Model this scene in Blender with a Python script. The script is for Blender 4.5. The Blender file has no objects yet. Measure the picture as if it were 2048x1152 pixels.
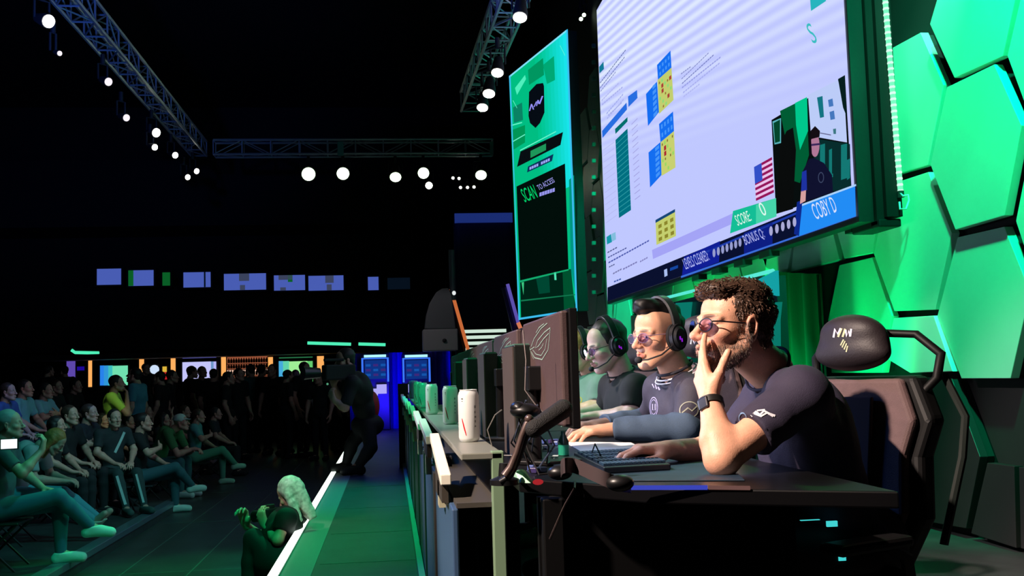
import bpy, bmesh, math, random
import numpy as np
from mathutils import Vector, Matrix
from mathutils.bvhtree import BVHTree
random.seed(7); RNG = np.random.RandomState(5)
scene = bpy.context.scene
COL = scene.collection
A = lambda *v: np.array(v, float)
def nrm(v):
    v = np.array(v, float); return v / np.linalg.norm(v)

# ------------------------------------------------------------------ camera
F = 2100.0; CAM = A(0, 0, 1.01); RHO = .03
def _basis():
    Y = nrm([(780-1024)/F, -(752-576)/F, -1.0])
    a, b = -math.sin(RHO), math.cos(RHO)
    Z = nrm([a, b, -(a*Y[0]+b*Y[1])/Y[2]])
    return np.array([np.cross(Y, Z), Y, Z])
M3 = _basis()
def ray(px, py): return M3 @ A((px-1024)/F, -(py-576)/F, -1.0)
def at(px, py, X=None, Y=None, Z=None):
    """the point on the plane X=, Y= or Z= that a pixel of the photograph looks at"""
    d = ray(px, py)
    for i, v in enumerate((X, Y, Z)):
        if v is not None: return CAM + d*(v-CAM[i])/d[i]
def on_plane(px, py, p0, n):
    d = ray(px, py); return CAM + d*(np.dot(p0-CAM, n)/np.dot(d, n))
cd = bpy.data.cameras.new('camera'); cam = bpy.data.objects.new('camera', cd); COL.objects.link(cam)
cd.sensor_width = 36; cd.lens = F/2048*36; cd.clip_end = 200; cd.clip_start = .05
mw = Matrix([[*M3[i], CAM[i]] for i in range(3)] + [[0, 0, 0, 1]])
cam.matrix_world = mw; scene.camera = cam
vs = scene.view_settings; vs.view_transform = 'Standard'; vs.look = 'None'; vs.gamma = 1; vs.exposure = 0; vs.use_curve_mapping = False

# ------------------------------------------------------------------ materials
def lin(r, g=None, b=None):
    if g is None: r, g, b = r
    f = lambda c: (c/255/12.92) if c/255 <= .04045 else ((c/255+.055)/1.055)**2.4
    return (f(r), f(g), f(b), 1)
MATS = {}
def mat(name, rgb, rough=.6, metal=0, spec=.5, noise=0, nscale=20, bump=0, bscale=60, coat=0, attr=None, trans=0, alpha=1):
    if name in MATS: return MATS[name]
    m = bpy.data.materials.new(name); m.use_nodes = True; nt = m.node_tree; b = nt.nodes['Principled BSDF']
    c = lin(rgb); b.inputs['Base Color'].default_value = c
    b.inputs['Roughness'].default_value = rough; b.inputs['Metallic'].default_value = metal
    b.inputs['Specular IOR Level'].default_value = spec
    if coat: b.inputs['Coat Weight'].default_value = coat; b.inputs['Coat Roughness'].default_value = .1
    if trans: b.inputs['Transmission Weight'].default_value = trans
    if alpha < 1: b.inputs['Alpha'].default_value = alpha
    tc = nt.nodes.new('ShaderNodeTexCoord')
    src = None
    if attr:
        at_ = nt.nodes.new('ShaderNodeAttribute'); at_.attribute_name = attr; src = at_.outputs['Color']
        nt.links.new(src, b.inputs['Base Color'])
    if noise:
        n = nt.nodes.new('ShaderNodeTexNoise'); n.inputs['Scale'].default_value = nscale; n.inputs['Detail'].default_value = 5
        nt.links.new(tc.outputs['Object'], n.inputs['Vector'])
        mr = nt.nodes.new('ShaderNodeMapRange'); mr.inputs[1].default_value = .3; mr.inputs[2].default_value = .7
        mr.inputs[3].default_value = 1-noise; mr.inputs[4].default_value = 1+noise
        nt.links.new(n.outputs['Fac'], mr.inputs[0])
        mx = nt.nodes.new('ShaderNodeMix'); mx.data_type = 'RGBA'; mx.blend_type = 'MULTIPLY'; mx.inputs[0].default_value = 1
        if src: nt.links.new(src, mx.inputs[6])
        else: mx.inputs[6].default_value = c
        nt.links.new(mr.outputs[0], mx.inputs[7]); nt.links.new(mx.outputs[2], b.inputs['Base Color'])
    if bump:
        n = nt.nodes.new('ShaderNodeTexNoise'); n.inputs['Scale'].default_value = bscale; n.inputs['Detail'].default_value = 4
        nt.links.new(tc.outputs['Object'], n.inputs['Vector'])
        bp = nt.nodes.new('ShaderNodeBump'); bp.inputs['Strength'].default_value = bump; bp.inputs['Distance'].default_value = .01
        nt.links.new(n.outputs['Fac'], bp.inputs['Height']); nt.links.new(bp.outputs['Normal'], b.inputs['Normal'])
    MATS[name] = m; return m
def emit(name, rgb, s=1.0):
    if name in MATS: return MATS[name]
    m = bpy.data.materials.new(name); m.use_nodes = True; nt = m.node_tree
    nt.nodes.remove(nt.nodes['Principled BSDF'])
    e = nt.nodes.new('ShaderNodeEmission'); e.inputs[0].default_value = lin(rgb); e.inputs[1].default_value = s
    nt.links.new(e.outputs[0], nt.nodes['Material Output'].inputs[0]); MATS[name] = m; return m

# ------------------------------------------------------------------ objects
def tag(o, label, cat=None, group=None, kind=None):
    if label: o['label'] = label
    if cat: o['category'] = cat
    if group: o['group'] = group
    if kind: o['kind'] = kind
    return o
def thing(name, label, cat, loc=(0, 0, 0), group=None):
    o = bpy.data.objects.new(name, None); COL.objects.link(o); o.empty_display_size = .05
    o.location = Vector([float(v) for v in loc]); return tag(o, label, cat, group)
def origin_of(o):
    v = A(0, 0, 0)
    while o is not None: v = v + np.array(o.location); o = o.parent
    return v
class MB:
    def __init__(s): s.v = []; s.f = []; s.m = []
    def add(s, vs, fs, mi=0):
        n = len(s.v); s.v += [tuple(map(float, p)) for p in vs]; s.f += [tuple(i+n for i in f) for f in fs]; s.m += [mi]*len(fs); return s
    def box(s, c, d, R=None, mi=0):
        c = np.array(c, float); h = np.array(d, float)/2; P = []
        for sx in (-1, 1):
            for sy in (-1, 1):
                for sz in (-1, 1):
                    q = h*A(sx, sy, sz); P.append(c + (R @ q if R is not None else q))
        return s.add(P, [(0, 1, 3, 2), (4, 6, 7, 5), (0, 4, 5, 1), (2, 3, 7, 6), (0, 2, 6, 4), (1, 5, 7, 3)], mi)
    def box2(s, a, b, mi=0):
        a = np.array(a, float); b = np.array(b, float); return s.box((a+b)/2, np.abs(b-a), None, mi)
    def prism(s, pts, off, mi=0, mi_front=None):
        n = len(pts); off = np.array(off, float); P = [np.array(p, float) for p in pts]; Q = [p+off for p in P]
        s.add(P+Q, [tuple(range(n-1, -1, -1)), tuple(range(n, 2*n))] + [(i, (i+1) % n, (i+1) % n+n, i+n) for i in range(n)], mi)
        if mi_front is not None: s.m[-(n+2)] = mi_front
        return s
    def cyl(s, a, b, r1, r2=None, n=16, mi=0):
        a = np.array(a, float); b = np.array(b, float); r2 = r1 if r2 is None else r2
        d = nrm(b-a); u = nrm(np.cross(d, A(0, 0, 1) if abs(d[2]) < .9 else A(1, 0, 0))); w = np.cross(d, u)
        c = [(math.cos(2*math.pi*i/n), math.sin(2*math.pi*i/n)) for i in range(n)]
        P = [a+(u*x+w*y)*r1 for x, y in c] + [b+(u*x+w*y)*r2 for x, y in c]
        return s.add(P, [tuple(range(n-1, -1, -1)), tuple(range(n, 2*n))] + [(i, (i+1) % n, (i+1) % n+n, i+n) for i in range(n)], mi)
    def tube(s, path, r, n=8, closed=False, mi=0):
        P = [np.array(p, float) for p in path]; k = len(P); rs = r if hasattr(r, '__len__') else [r]*k
        V = []; pu = None
        for i, p in enumerate(P):
            a = P[i-1] if (i > 0 or closed) else p; b = P[(i+1) % k] if (i < k-1 or closed) else p
            d = nrm(b-a) if np.linalg.norm(b-a) > 1e-9 else A(0, 0, 1)
            if pu is None: pu = nrm(np.cross(d, A(0, 0, 1) if abs(d[2]) < .9 else A(1, 0, 0)))
            u = nrm(pu - d*np.dot(pu, d)); w = np.cross(d, u); pu = u
            V += [p+(u*math.cos(2*math.pi*j/n)+w*math.sin(2*math.pi*j/n))*rs[i] for j in range(n)]
        fs = []
        for i in range(k if closed else k-1):
            for j in range(n):
                i2 = (i+1) % k; fs.append((i*n+j, i*n+(j+1) % n, i2*n+(j+1) % n, i2*n+j))
        if not closed: fs += [tuple(range(n-1, -1, -1)), tuple(range((k-1)*n, k*n))]
        return s.add(V, fs, mi)
    def ell(s, c, r, R=None, n=16, mi=0):
        c = np.array(c, float); r = np.array(r if hasattr(r, '__len__') else (r, r, r), float); V = []; fs = []; m = n//2
        for i in range(m+1):
            t = math.pi*i/m
            for j in range(n):
                p = 2*math.pi*j/n; q = r*A(math.sin(t)*math.cos(p), math.sin(t)*math.sin(p), math.cos(t))
                V.append(c + (R @ q if R is not None else q))
        for i in range(m):
            for j in range(n): fs.append((i*n+j, (i+1)*n+j, (i+1)*n+(j+1) % n, i*n+(j+1) % n))
        return s.add(V, fs, mi)
    def lathe(s, c, prof, n=28, mi=0):
        c = np.array(c, float); V = []; k = len(prof)
        for r, z in prof: V += [c+A(r*math.cos(2*math.pi*j/n), r*math.sin(2*math.pi*j/n), z) for j in range(n)]
        fs = [(i*n+j, i*n+(j+1) % n, (i+1)*n+(j+1) % n, (i+1)*n+j) for i in range(k-1) for j in range(n)]
        fs += [tuple(range(n-1, -1, -1)), tuple(range((k-1)*n, k*n))]
        return s.add(V, fs, mi)
    def build(s, name, mats, parent=None, smooth=False, bevel=0, seg=2, label=None, weld=False):
        me = bpy.data.meshes.new(name); off = origin_of(parent)
        me.from_pydata([tuple(np.array(p)-off) for p in s.v], [], s.f)
        mats = mats if isinstance(mats, (list, tuple)) else [mats]
        for m in mats: me.materials.append(m)
        me.polygons.foreach_set('material_index', s.m)
        if weld or smooth:
            bm = bmesh.new(); bm.from_mesh(me); bmesh.ops.remove_doubles(bm, verts=bm.verts, dist=1e-5)
            bmesh.ops.recalc_face_normals(bm, faces=bm.faces); bm.to_mesh(me); bm.free()
        if smooth:
            me.polygons.foreach_set('use_smooth', [True]*len(me.polygons)); me.set_sharp_from_angle(angle=math.radians(42))
        me.update(); o = bpy.data.objects.new(name, me); COL.objects.link(o)
        if parent is not None: o.parent = parent
        if bevel:
            b = o.modifiers.new('bevel', 'BEVEL'); b.width = bevel; b.segments = seg; b.limit_method = 'ANGLE'; b.angle_limit = .6
        if label: o['label'] = label
        return o
def rotz(a): c, s = math.cos(a), math.sin(a); return np.array([[c, -s, 0], [s, c, 0], [0, 0, 1.]])
def frame(fwd, up=(0, 0, 1)):
    """columns right, forward, up"""
    f = nrm(fwd); r = nrm(np.cross(f, np.array(up, float))); return np.array([r, f, np.cross(r, f)]).T
def copy_tree(o, parent=None, keep=('label', 'category', 'group')):
    c = o.copy(); COL.objects.link(c); c.parent = parent
    for ch in list(o.children): copy_tree(ch, c)
    return c
def light(kind, name, loc, energy, rgb, target=None, size=.1, angle=40, blend=.3, **k):
    ld = bpy.data.lights.new(name, kind); ld.energy = energy; ld.color = lin(rgb)[:3]
    o = bpy.data.objects.new(name, ld); COL.objects.link(o); o.location = Vector([float(v) for v in loc])
    if kind == 'SPOT': ld.spot_size = math.radians(angle); ld.spot_blend = blend; ld.shadow_soft_size = size
    if kind == 'POINT': ld.shadow_soft_size = size
    if kind == 'AREA': ld.size = size; ld.shape = 'RECTANGLE'; ld.size_y = k.get('size_y', size)
    if target is not None:
        d = Vector([float(v) for v in target])-o.location; o.rotation_euler = d.to_track_quat('-Z', 'Y').to_euler()
    return o
_TC = {}
def text_mesh(s):
    """triangles of a line of lettering, normalised to 0..1 in x and cap height 1"""
    if s in _TC: return _TC[s]
    c = bpy.data.curves.new('t', 'FONT'); c.body = s; c.resolution_u = 3; o = bpy.data.objects.new('t', c); COL.objects.link(o)
    dg = bpy.context.evaluated_depsgraph_get(); me = bpy.data.meshes.new_from_object(o.evaluated_get(dg))
    v = np.array([x.co[:2] for x in me.vertices]); f = [tuple(p.vertices) for p in me.polygons]
    bpy.data.objects.remove(o); bpy.data.curves.remove(c); bpy.data.meshes.remove(me)
    v -= v.min(0); v /= v.max(0); _TC[s] = (v, f); return _TC[s]

# ------------------------------------------------------------------ implicit bodies
class Field:
    def __init__(s, lo, hi, h):
        s.lo = np.array(lo, float); s.h = h; s.n = np.ceil((np.array(hi, float)-s.lo)/h).astype(int)+1
        s.D = np.full(s.n, .5, np.float32)
    def sub(s, lo, hi):
        a = np.clip(np.floor((lo-s.lo)/s.h).astype(int), 0, s.n); b = np.clip(np.ceil((hi-s.lo)/s.h).astype(int)+1, 0, s.n)
        if (b <= a).any(): return None, None
        g = [(s.lo[i]+s.h*np.arange(a[i], b[i])).astype(np.float32) for i in range(3)]
        return tuple(slice(a[i], b[i]) for i in range(3)), np.meshgrid(*g, indexing='ij', sparse=True)
    def op(s, lo, hi, fn, k, neg=False):
        m = k+3*s.h; sl, P = s.sub(np.array(lo)-m, np.array(hi)+m)
        if sl is None: return s
        d = fn(P).astype(np.float32); a = s.D[sl]
        if neg: d = -d; h = np.maximum(k-np.abs(a-d), 0)/max(k, 1e-6); s.D[sl] = np.maximum(a, d)+h*h*k*.25
        else: h = np.maximum(k-np.abs(a-d), 0)/max(k, 1e-6); s.D[sl] = np.minimum(a, d)-h*h*k*.25
        return s
    def ell(s, c, r, k=.01, R=None, neg=False):
        c = np.array(c, float); r = np.array(r if hasattr(r, '__len__') else (r, r, r), float); mr = r.max()
        ext = r if R is None else np.array([mr]*3)
        def fn(P):
            x, y, z = P[0]-c[0], P[1]-c[1], P[2]-c[2]
            if R is not None: x, y, z = (R[0, i]*x+R[1, i]*y+R[2, i]*z for i in range(3))
            k0 = np.sqrt((x/r[0])**2+(y/r[1])**2+(z/r[2])**2); k1 = np.sqrt((x/r[0]**2)**2+(y/r[1]**2)**2+(z/r[2]**2)**2)+1e-9
            return k0*(k0-1)/k1
        return s.op(c-ext, c+ext, fn, k, neg)
    def cone(s, a, b, r1, r2=None, k=.01, flat=None, clip=None, neg=False):
        a = np.array(a, float); b = np.array(b, float); r2 = r1 if r2 is None else r2; ab = b-a; L = max(ab@ab, 1e-9); mr = max(r1, r2)
        if flat is not None: fd = nrm(flat[0]); ff = flat[1]; mr *= max(1, ff)
        def fn(P):
            x, y, z = P[0]-a[0], P[1]-a[1], P[2]-a[2]
            t = np.clip((x*ab[0]+y*ab[1]+z*ab[2])/L, 0, 1)
            qx, qy, qz = x-t*ab[0], y-t*ab[1], z-t*ab[2]
            if flat is not None:
                c = qx*fd[0]+qy*fd[1]+qz*fd[2]; g = c*(1/ff-1)
                qx, qy, qz = qx+g*fd[0], qy+g*fd[1], qz+g*fd[2]
            d = np.sqrt(qx*qx+qy*qy+qz*qz)-(r1+(r2-r1)*t)
            if clip is not None:
                for cp, cn in clip: d = np.maximum(d, (P[0]-cp[0])*cn[0]+(P[1]-cp[1])*cn[1]+(P[2]-cp[2])*cn[2])
            return d
        return s.op(np.minimum(a, b)-mr, np.maximum(a, b)+mr, fn, k, neg)
    def cut(s, p, n, k=.004):
        """remove everything on the side the normal points to"""
        P = np.meshgrid(*[(s.lo[i]+s.h*np.arange(s.n[i])).astype(np.float32) for i in range(3)], indexing='ij', sparse=True)
        d = ((P[0]-p[0])*n[0]+(P[1]-p[1])*n[1]+(P[2]-p[2])*n[2]).astype(np.float32)
        h = np.maximum(k-np.abs(s.D-d), 0)/k; s.D = np.maximum(s.D, d)+h*h*k*.25; return s
    def mesh(s):
        D = s.D; D[0] = D[-1] = .5; D[:, 0] = D[:, -1] = .5; D[:, :, 0] = D[:, :, -1] = .5
        I = D < 0; n = s.n
        cnt = sum(I[i:n[0]-1+i, j:n[1]-1+j, k:n[2]-1+k].astype(np.int8) for i in (0, 1) for j in (0, 1) for k in (0, 1))
        act = (cnt > 0) & (cnt < 8); idx = np.argwhere(act); vid = np.full(act.shape, -1, np.int64); vid[act] = np.arange(len(idx))
        acc = np.zeros((len(idx), 3)); w = np.zeros(len(idx))
        cor = [(i, j, k) for i in (0, 1) for j in (0, 1) for k in (0, 1)]
        val = {c: D[idx[:, 0]+c[0], idx[:, 1]+c[1], idx[:, 2]+c[2]].astype(float) for c in cor}
        for c in cor:
            for ax in range(3):
                if c[ax] == 0:
                    e = list(c); e[ax] = 1; e = tuple(e); a, b = val[c], val[e]; m = (a < 0) != (b < 0)
                    t = np.where(m, a/np.where(m, a-b, 1), 0); p = np.tile(np.array(c, float), (len(idx), 1)); p[:, ax] += t
                    acc[m] += p[m]; w[m] += 1
        V = s.lo+s.h*(idx+acc/w[:, None]); Fs = []
        for ax in range(3):
            u, v = [(1, 2), (2, 0), (0, 1)][ax]
            lo = [slice(None)]*3; hi = [slice(None)]*3; lo[ax] = slice(0, -1); hi[ax] = slice(1, None)
            a, b = I[tuple(lo)], I[tuple(hi)]
            for flip, m in ((False, a & ~b), (True, b & ~a)):
                e = np.argwhere(m); e = e[(e[:, u] > 0) & (e[:, v] > 0)]
                if not len(e): continue
                q = []
                for du, dv in ((-1, -1), (0, -1), (0, 0), (-1, 0)):
                    g = e.copy(); g[:, u] += du; g[:, v] += dv; q.append(vid[g[:, 0], g[:, 1], g[:, 2]])
                q = np.stack(q, 1); Fs.append(q[:, ::-1] if flip else q)
        Fc = np.concatenate(Fs) if Fs else np.zeros((0, 4), int); Fc = Fc[(Fc >= 0).all(1)]
        return V, Fc
def vnormals(V, Fc):
    n = np.zeros_like(V); a = np.cross(V[Fc[:, 2]]-V[Fc[:, 0]], V[Fc[:, 3]]-V[Fc[:, 1]])
    for i in range(4): np.add.at(n, Fc[:, i], a)
    return n/(np.linalg.norm(n, axis=1)[:, None]+1e-12)
def wob(V, amp, sc, seed=0, stretch=(1, 1, 1)):
    r = np.random.RandomState(seed); o = 0; P = V*np.array(stretch)
    for i in range(7):
        d = nrm(r.normal(size=3)); o = o+np.sin(P@d*sc*(.6+.25*i)+r.rand()*6+1.5*np.sin(P@nrm(r.normal(size=3))*sc*.7))/(1+.3*i)
    return amp*o/3.5
def nmesh(name, V, Fc, mats, parent=None, col=None, label=None):
    me = bpy.data.meshes.new(name); off = origin_of(parent); V = V-off
    me.vertices.add(len(V)); me.vertices.foreach_set('co', V.ravel())
    if isinstance(Fc, np.ndarray): n = len(Fc); me.loops.add(4*n); me.polygons.add(n); me.loops.foreach_set('vertex_index', Fc.ravel().astype(np.int32)); me.polygons.foreach_set('loop_start', np.arange(n, dtype=np.int32)*4)
    me.update(calc_edges=True); me.validate()
    me.polygons.foreach_set('use_smooth', [True]*len(me.polygons))
    for m in (mats if isinstance(mats, (list, tuple)) else [mats]): me.materials.append(m)
    if col is not None:
        ca = me.color_attributes.new('tone', 'FLOAT_COLOR', 'POINT'); c4 = np.ones((len(V), 4)); c4[:, :3] = col; ca.data.foreach_set('color', c4.ravel())
    o = bpy.data.objects.new(name, me); COL.objects.link(o)
    if parent is not None: o.parent = parent
    if label: o['label'] = label
    return o
# ------------------------------------------------------------------ heads, hands, clothing
def tint(V, c, p, r, amt, soft=.4):
    """blend vertices inside an ellipsoid towards a colour of their own (lips, brows, beard)"""
    d = np.sqrt((((V-np.array(p))/np.array(r))**2).sum(1)); w = np.clip((1+soft-d)/(2*soft), 0, 1)*amt
    return w[:, None]
def head_mesh(h, neck, o):
    """local frame: x right, y forward, z up, origin between the ears"""
    f = Field((-.105, min(-.13, neck[1]-.075), min(-.16, neck[2]-.02)), (.105, .15, .15), h)
    f.ell((0, -.018, .045), (.0755, .095, .082)).ell((0, .034, .045), (.063, .052, .062), .02)
    f.ell((0, .032, -.025), (.060, .060, .074), .02).ell((0, .044, -.072), (.045, .045, .036), .02)
    ch = o.get('chin', 0)
    f.ell((0, .077, -.098-ch), (.021, .018, .017), .02)
    for s in (-1, 1):
        f.cone((s*.056, -.002, -.048), (s*.022, .068, -.095-ch), .022, .018, .02)
        f.ell((s*.041, .060, -.020), (.024, .025, .019), .022)
        f.cone((s*.010, .089, .024), (s*.045, .072, .020), .010, .009, .014)
        f.ell((s*.031, .100, .003), (.017, .016, .011), .014, neg=True)
        f.ell((s*.031, .0745, .003), (.0125, .0125, .0125), .003)
        f.cone((s*.019, .0865, .009), (s*.044, .0785, .009), .0042, .0038, .004)
        f.cone((s*.020, .0845, -.006), (s*.043, .077, -.006), .0035, .003, .004)
        if o.get('brow'): f.cone((s*.012, .100, .026), (s*.047, .080, .027), .0035, .003, .003)
        # ear
        R = frame((s*.35, 1, .12)); es = o.get('ear', 1)
        f.ell((s*.077, -.008, -.002), (.010*es, .0185*es, .032*es), .006, R=R)
        f.ell((s*.079, -.003, -.026), (.008, .011, .012), .006)
        f.ell((s*(.087+.003*(es-1)*4), -.004, .002), (.007*es, .0105*es, .019*es), .004, R=R, neg=True)
        f.cone((s*.083, -.020, .010), (s*.083, -.016, -.012), .003, .003, .003)
    f.cone((0, .090, .016), (0, .117, -.024), .0075, .0105, .014)
    f.ell((0, .118, -.027), (.0115, .011, .010), .008)
    for s in (-1, 1):
        f.ell((s*.0125, .105, -.031), (.0085, .012, .008), .007)
        f.ell((s*.007, .112, -.0385), (.0032, .006, .003), .002, neg=True)
        f.cone((0, .104, -.055), (s*.021, .092, -.060), .0062, .003, .006)
        f.cone((0, .101, -.069), (s*.019, .091, -.066), .0075, .0035, .006)
    f.cone((-.020, .104, -.0615), (.020, .104, -.0615), .0022, .0022, .003, neg=True)
    f.cone((0, .100, -.0585), (0, .100, -.0585), .004, .004, .006)
    nk = np.array(neck, float)
    f.cone((0, -.030, -.045), nk, .056, .062, .02)
    if o.get('adam'): f.ell((0, .035, -.135), (.012, .012, .015), .015)
    V, Fc = f.mesh()
    skin = np.array(lin(o.get('skin', (226, 172, 146)))[:3]); C = np.tile(skin, (len(V), 1))
    def mix(w, c):
        nonlocal C
        C = C*(1-w)+np.array(lin(c)[:3])*w
    red = o.get('flush', (205, 120, 100))
    for p, r in (((0, .12, -.03), (.02, .02, .014)), ((.042, .08, -.03), (.025, .03, .02)), ((-.042, .08, -.03), (.025, .03, .02)), ((.08, 0, 0), (.02, .03, .04)), ((-.08, 0, 0), (.02, .03, .04))):
        mix(tint(V, None, p, r, .35, .5), red)
    for s in (-1, 1):
        mix(tint(V, None, (s*.031, .0875, .003), (.0105, .006, .0055), .9, .2), (225, 220, 215))
        mix(tint(V, None, (s*.033, .0885, .003), (.005, .006, .0052), 1, .2), (50, 36, 28))
        mix(tint(V, None, (s*.031, .085, .0105), (.016, .010, .0028), .55, .4), (70, 45, 38))
        mix(tint(V, None, (s*.030, .092, .027), (.020, .014, .0055), .85, .25), o.get('browc', (60, 42, 34)))
    mix(tint(V, None, (0, .100, -.063), (.023, .014, .0125), .6, .2), o.get('lip', (190, 105, 98)))
    if o.get('fade'):
        x, y, z = np.abs(V[:, 0]), V[:, 1], V[:, 2]; w = np.clip((z-.012)/.03, 0, 1)*np.clip((.050-y)/.015, 0, 1)*np.clip((x-.03)/.02, 0, 1)*o['fade']; w = np.maximum(w, np.clip((-.02-y)/.02, 0, 1)*np.clip((z+.05)/.03, 0, 1)*.9); mix(w[:, None], (48, 38, 34))
    if o.get('beard'):
        b = o['beard']; x, y, z = np.abs(V[:, 0]), V[:, 1], V[:, 2]
        zone = np.clip((-.040+.25*(y-.02)*0-z+.012*np.clip((.06-y)/.06, 0, 1)*3)/.016, 0, 1)*np.clip((y+.018)/.016, 0, 1)*np.clip((z+.150)/.03, 0, 1)
        cheek = np.sqrt(((x-.035)/.026)**2+((y-.095)/.03)**2+((z+.045)/.022)**2) < 1; zone = np.where(cheek, zone*.25, zone)
        side = np.clip((.030-y)/.01, 0, 1)*np.clip((y+.012)/.01, 0, 1)*np.clip((.02-z)/.01, 0, 1)*np.clip((z+.08)/.02, 0, 1); zone = np.maximum(zone, side)
        zone *= 1-np.clip(1.3-np.sqrt((x/.024)**2+((z+.063)/.013)**2), 0, 1)*(y > .08)
        n = .75+.25*np.sign(wob(V, 1, 900, 3)); mix((zone*b[0]*n)[:, None], b[1])
    return V, Fc, C
def hair_mesh(h, kind, o=None):
    f = Field((-.13, -.15, -.24), (.13, .15, .18), h); seed = 2
    if kind == 'tousled':
        f.ell((0, -.022, .048), (.0815, .099, .086), .01).ell((0, -.060, -.015), (.060, .046, .058), .02)
        f.ell((0, .020, .106), (.064, .078, .028), .02).ell((.0, .064, .094), (.054, .034, .022), .02).ell((0, -.03, .108), (.066, .075, .028), .02)
        f.ell((0, .112, -.004), (.090, .082, .088), .008, neg=True)
        for s in (-1, 1): f.ell((s*.086, .000, -.010), (.028, .034, .046), .006, neg=True)
        f.cut((0, 0, -.072), (0, .25, -1))
    elif kind == 'cap_hair':
        f.ell((0, -.022, .050), (.083, .099, .089), .01).ell((0, -.060, -.01), (.060, .045, .055), .02)
        f.ell((0, .112, -.005), (.086, .066, .088), .008, neg=True)
        for s in (-1, 1): f.ell((s*.085, .010, -.015), (.024, .034, .042), .006, neg=True)
        f.cut((0, 0, -.060), (0, .25, -1))
    elif kind == 'spiky':
        f.ell((0, -.02, .088), (.064, .092, .052), .01).ell((0, .045, .116), (.050, .045, .030), .02).ell((0, .075, .125), (.03, .02, .02), .02)
        f.ell((0, -.05, .03), (.072, .07, .07), .01)
        f.ell((0, .125, .000), (.08, .060, .078), .008, neg=True)
        for s in (-1, 1): f.ell((s*.09, .045, .0), (.034, .06, .075), .008, neg=True)
        f.cut((0, 0, -.02), (0, .6, -1))
    elif kind == 'long':
        f.ell((0, -.022, .050), (.086, .100, .090), .01)
        for s in (-1, 1): f.cone((s*.066, -.02, .02), (s*.07, -.005, -.19), .035, .028, .03)
        f.cone((0, -.075, .0), (0, -.075, -.22), .055, .035, .04)
        f.ell((0, .125, -.02), (.066, .080, .10), .008, neg=True)
    elif kind == 'cap':
        f.ell((0, -.02, .052), (.087, .103, .088), .01); f.cone((0, .06, .052), (0, .13, .040), .06, .05, .02, flat=((0, 0, 1), .12))
        f.cut((0, 0, .028), (0, -.25, -1))
    V, Fc = f.mesh(); N = vnormals(V, Fc)
    if kind in ('tousled', 'spiky', 'cap_hair', 'long'):
        a = {'tousled': .004, 'spiky': .007, 'cap_hair': .003, 'long': .005}[kind]
        V = V+N*wob(V, a, 110, 4, (1, .5, 1))[:, None]
    return V, Fc
def tufts(V, Fc, n, L, r, flow, seed=1, zmin=-1):
    """short tapered locks rooted in a hair surface"""
    rs = np.random.RandomState(seed); N = vnormals(V, Fc); ids = rs.choice(len(V), n, replace=True); mb = MB()
    for i in ids:
        p = V[i]; nn = N[i]
        if p[2] < zmin: continue
        d = nrm(flow(p)-nn*np.dot(flow(p), nn)*.8+nn*.42+rs.normal(size=3)*.28); l = L*(.6+.8*rs.rand())
        a = p-nn*.004; b = a+d*l*.5+nn*.002; c = a+d*l-nn*l*.12
        mb.tube([a, b, c], [r, r*.8, r*.12], 4)
    return mb
def hand(f, wr, d, n, s, curls, spread=.10, thumb=None, sc=1.0, r0=1.0, k=.006):
    """d towards the fingers, n out of the palm, s towards the thumb; curls: 4 x (knuckle, middle, tip) in degrees"""
    wr = np.array(wr, float); d = nrm(d); n = nrm(n-d*np.dot(n, d)); s = nrm(np.array(s)-d*np.dot(s, d)-n*np.dot(s, n))
    kn = [(.090, .030), (.094, .010), (.089, -.010), (.080, -.029)]; ln = [(.046, .027, .021), (.050, .031, .022), (.046, .029, .021), (.036, .021, .019)]
    rr = [.0098, .0100, .0094, .0084]; lo = []
    f.cone(wr-d*.02*sc, wr+d*.03*sc, .026*sc, .029*sc, .01, flat=(n, .72))
    for i in range(4):
        a = wr+d*.012*sc+s*kn[i][1]*.55*sc; b = wr+(d*kn[i][0]+s*kn[i][1])*sc-n*.004*sc
        f.cone(a, b, .0165*sc*r0, .0118*sc*r0, .012)
        ang = 0; p = b; dd = nrm(d+s*spread*(1.2-i*.8)); path = [b]
        for j in range(3):
            ang += math.radians(curls[i][j]); v = dd*math.cos(ang)+n*math.sin(ang); q = p+v*ln[i][j]*sc
            f.cone(p, q, rr[i]*sc*r0*(1.03-.10*j), rr[i]*sc*r0*(.95-.12*j), k if j == 0 else .003); p = q; path.append(q)
        lo.append(path)
    f.ell(wr+d*.035*sc+s*.022*sc+n*.010*sc, (.019*sc, .019*sc, .022*sc), .014)
    td, tc = thumb if thumb is not None else (d*.8+s*.55+n*.25, None)
    td = nrm(td); a = wr+d*.022*sc+s*.024*sc+n*.006*sc; b = a+nrm(d*.5+s*.62+n*.25)*.040*sc; c = b+td*.034*sc; e = c+nrm(td+(np.array(tc) if tc is not None else 0))*.026*sc
    f.cone(a, b, .0165*sc*r0, .0130*sc*r0, .012); f.cone(b, c, .0118*sc*r0, .0108*sc*r0, .005); f.cone(c, e, .0108*sc*r0, .0092*sc*r0, .003)
    return lo, (b, c, e)
def arm(f, sh, el, wr, g=0, s=1.0, k=.02, upper=True, fore=True, clip_u=None, clip_f=None):
    sh, el, wr = (np.array(q, float) for q in (sh, el, wr))
    if upper: f.cone(sh, el, (.054+g)*s, (.042+g)*s, k, clip=clip_u)
    if fore:
        m = el+(wr-el)*.28
        f.cone(el, m, (.040+g)*s, (.045+g)*s, k, clip=clip_f); f.cone(m, wr, (.045+g)*s, (.027+g)*s, k, clip=clip_f)
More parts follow.
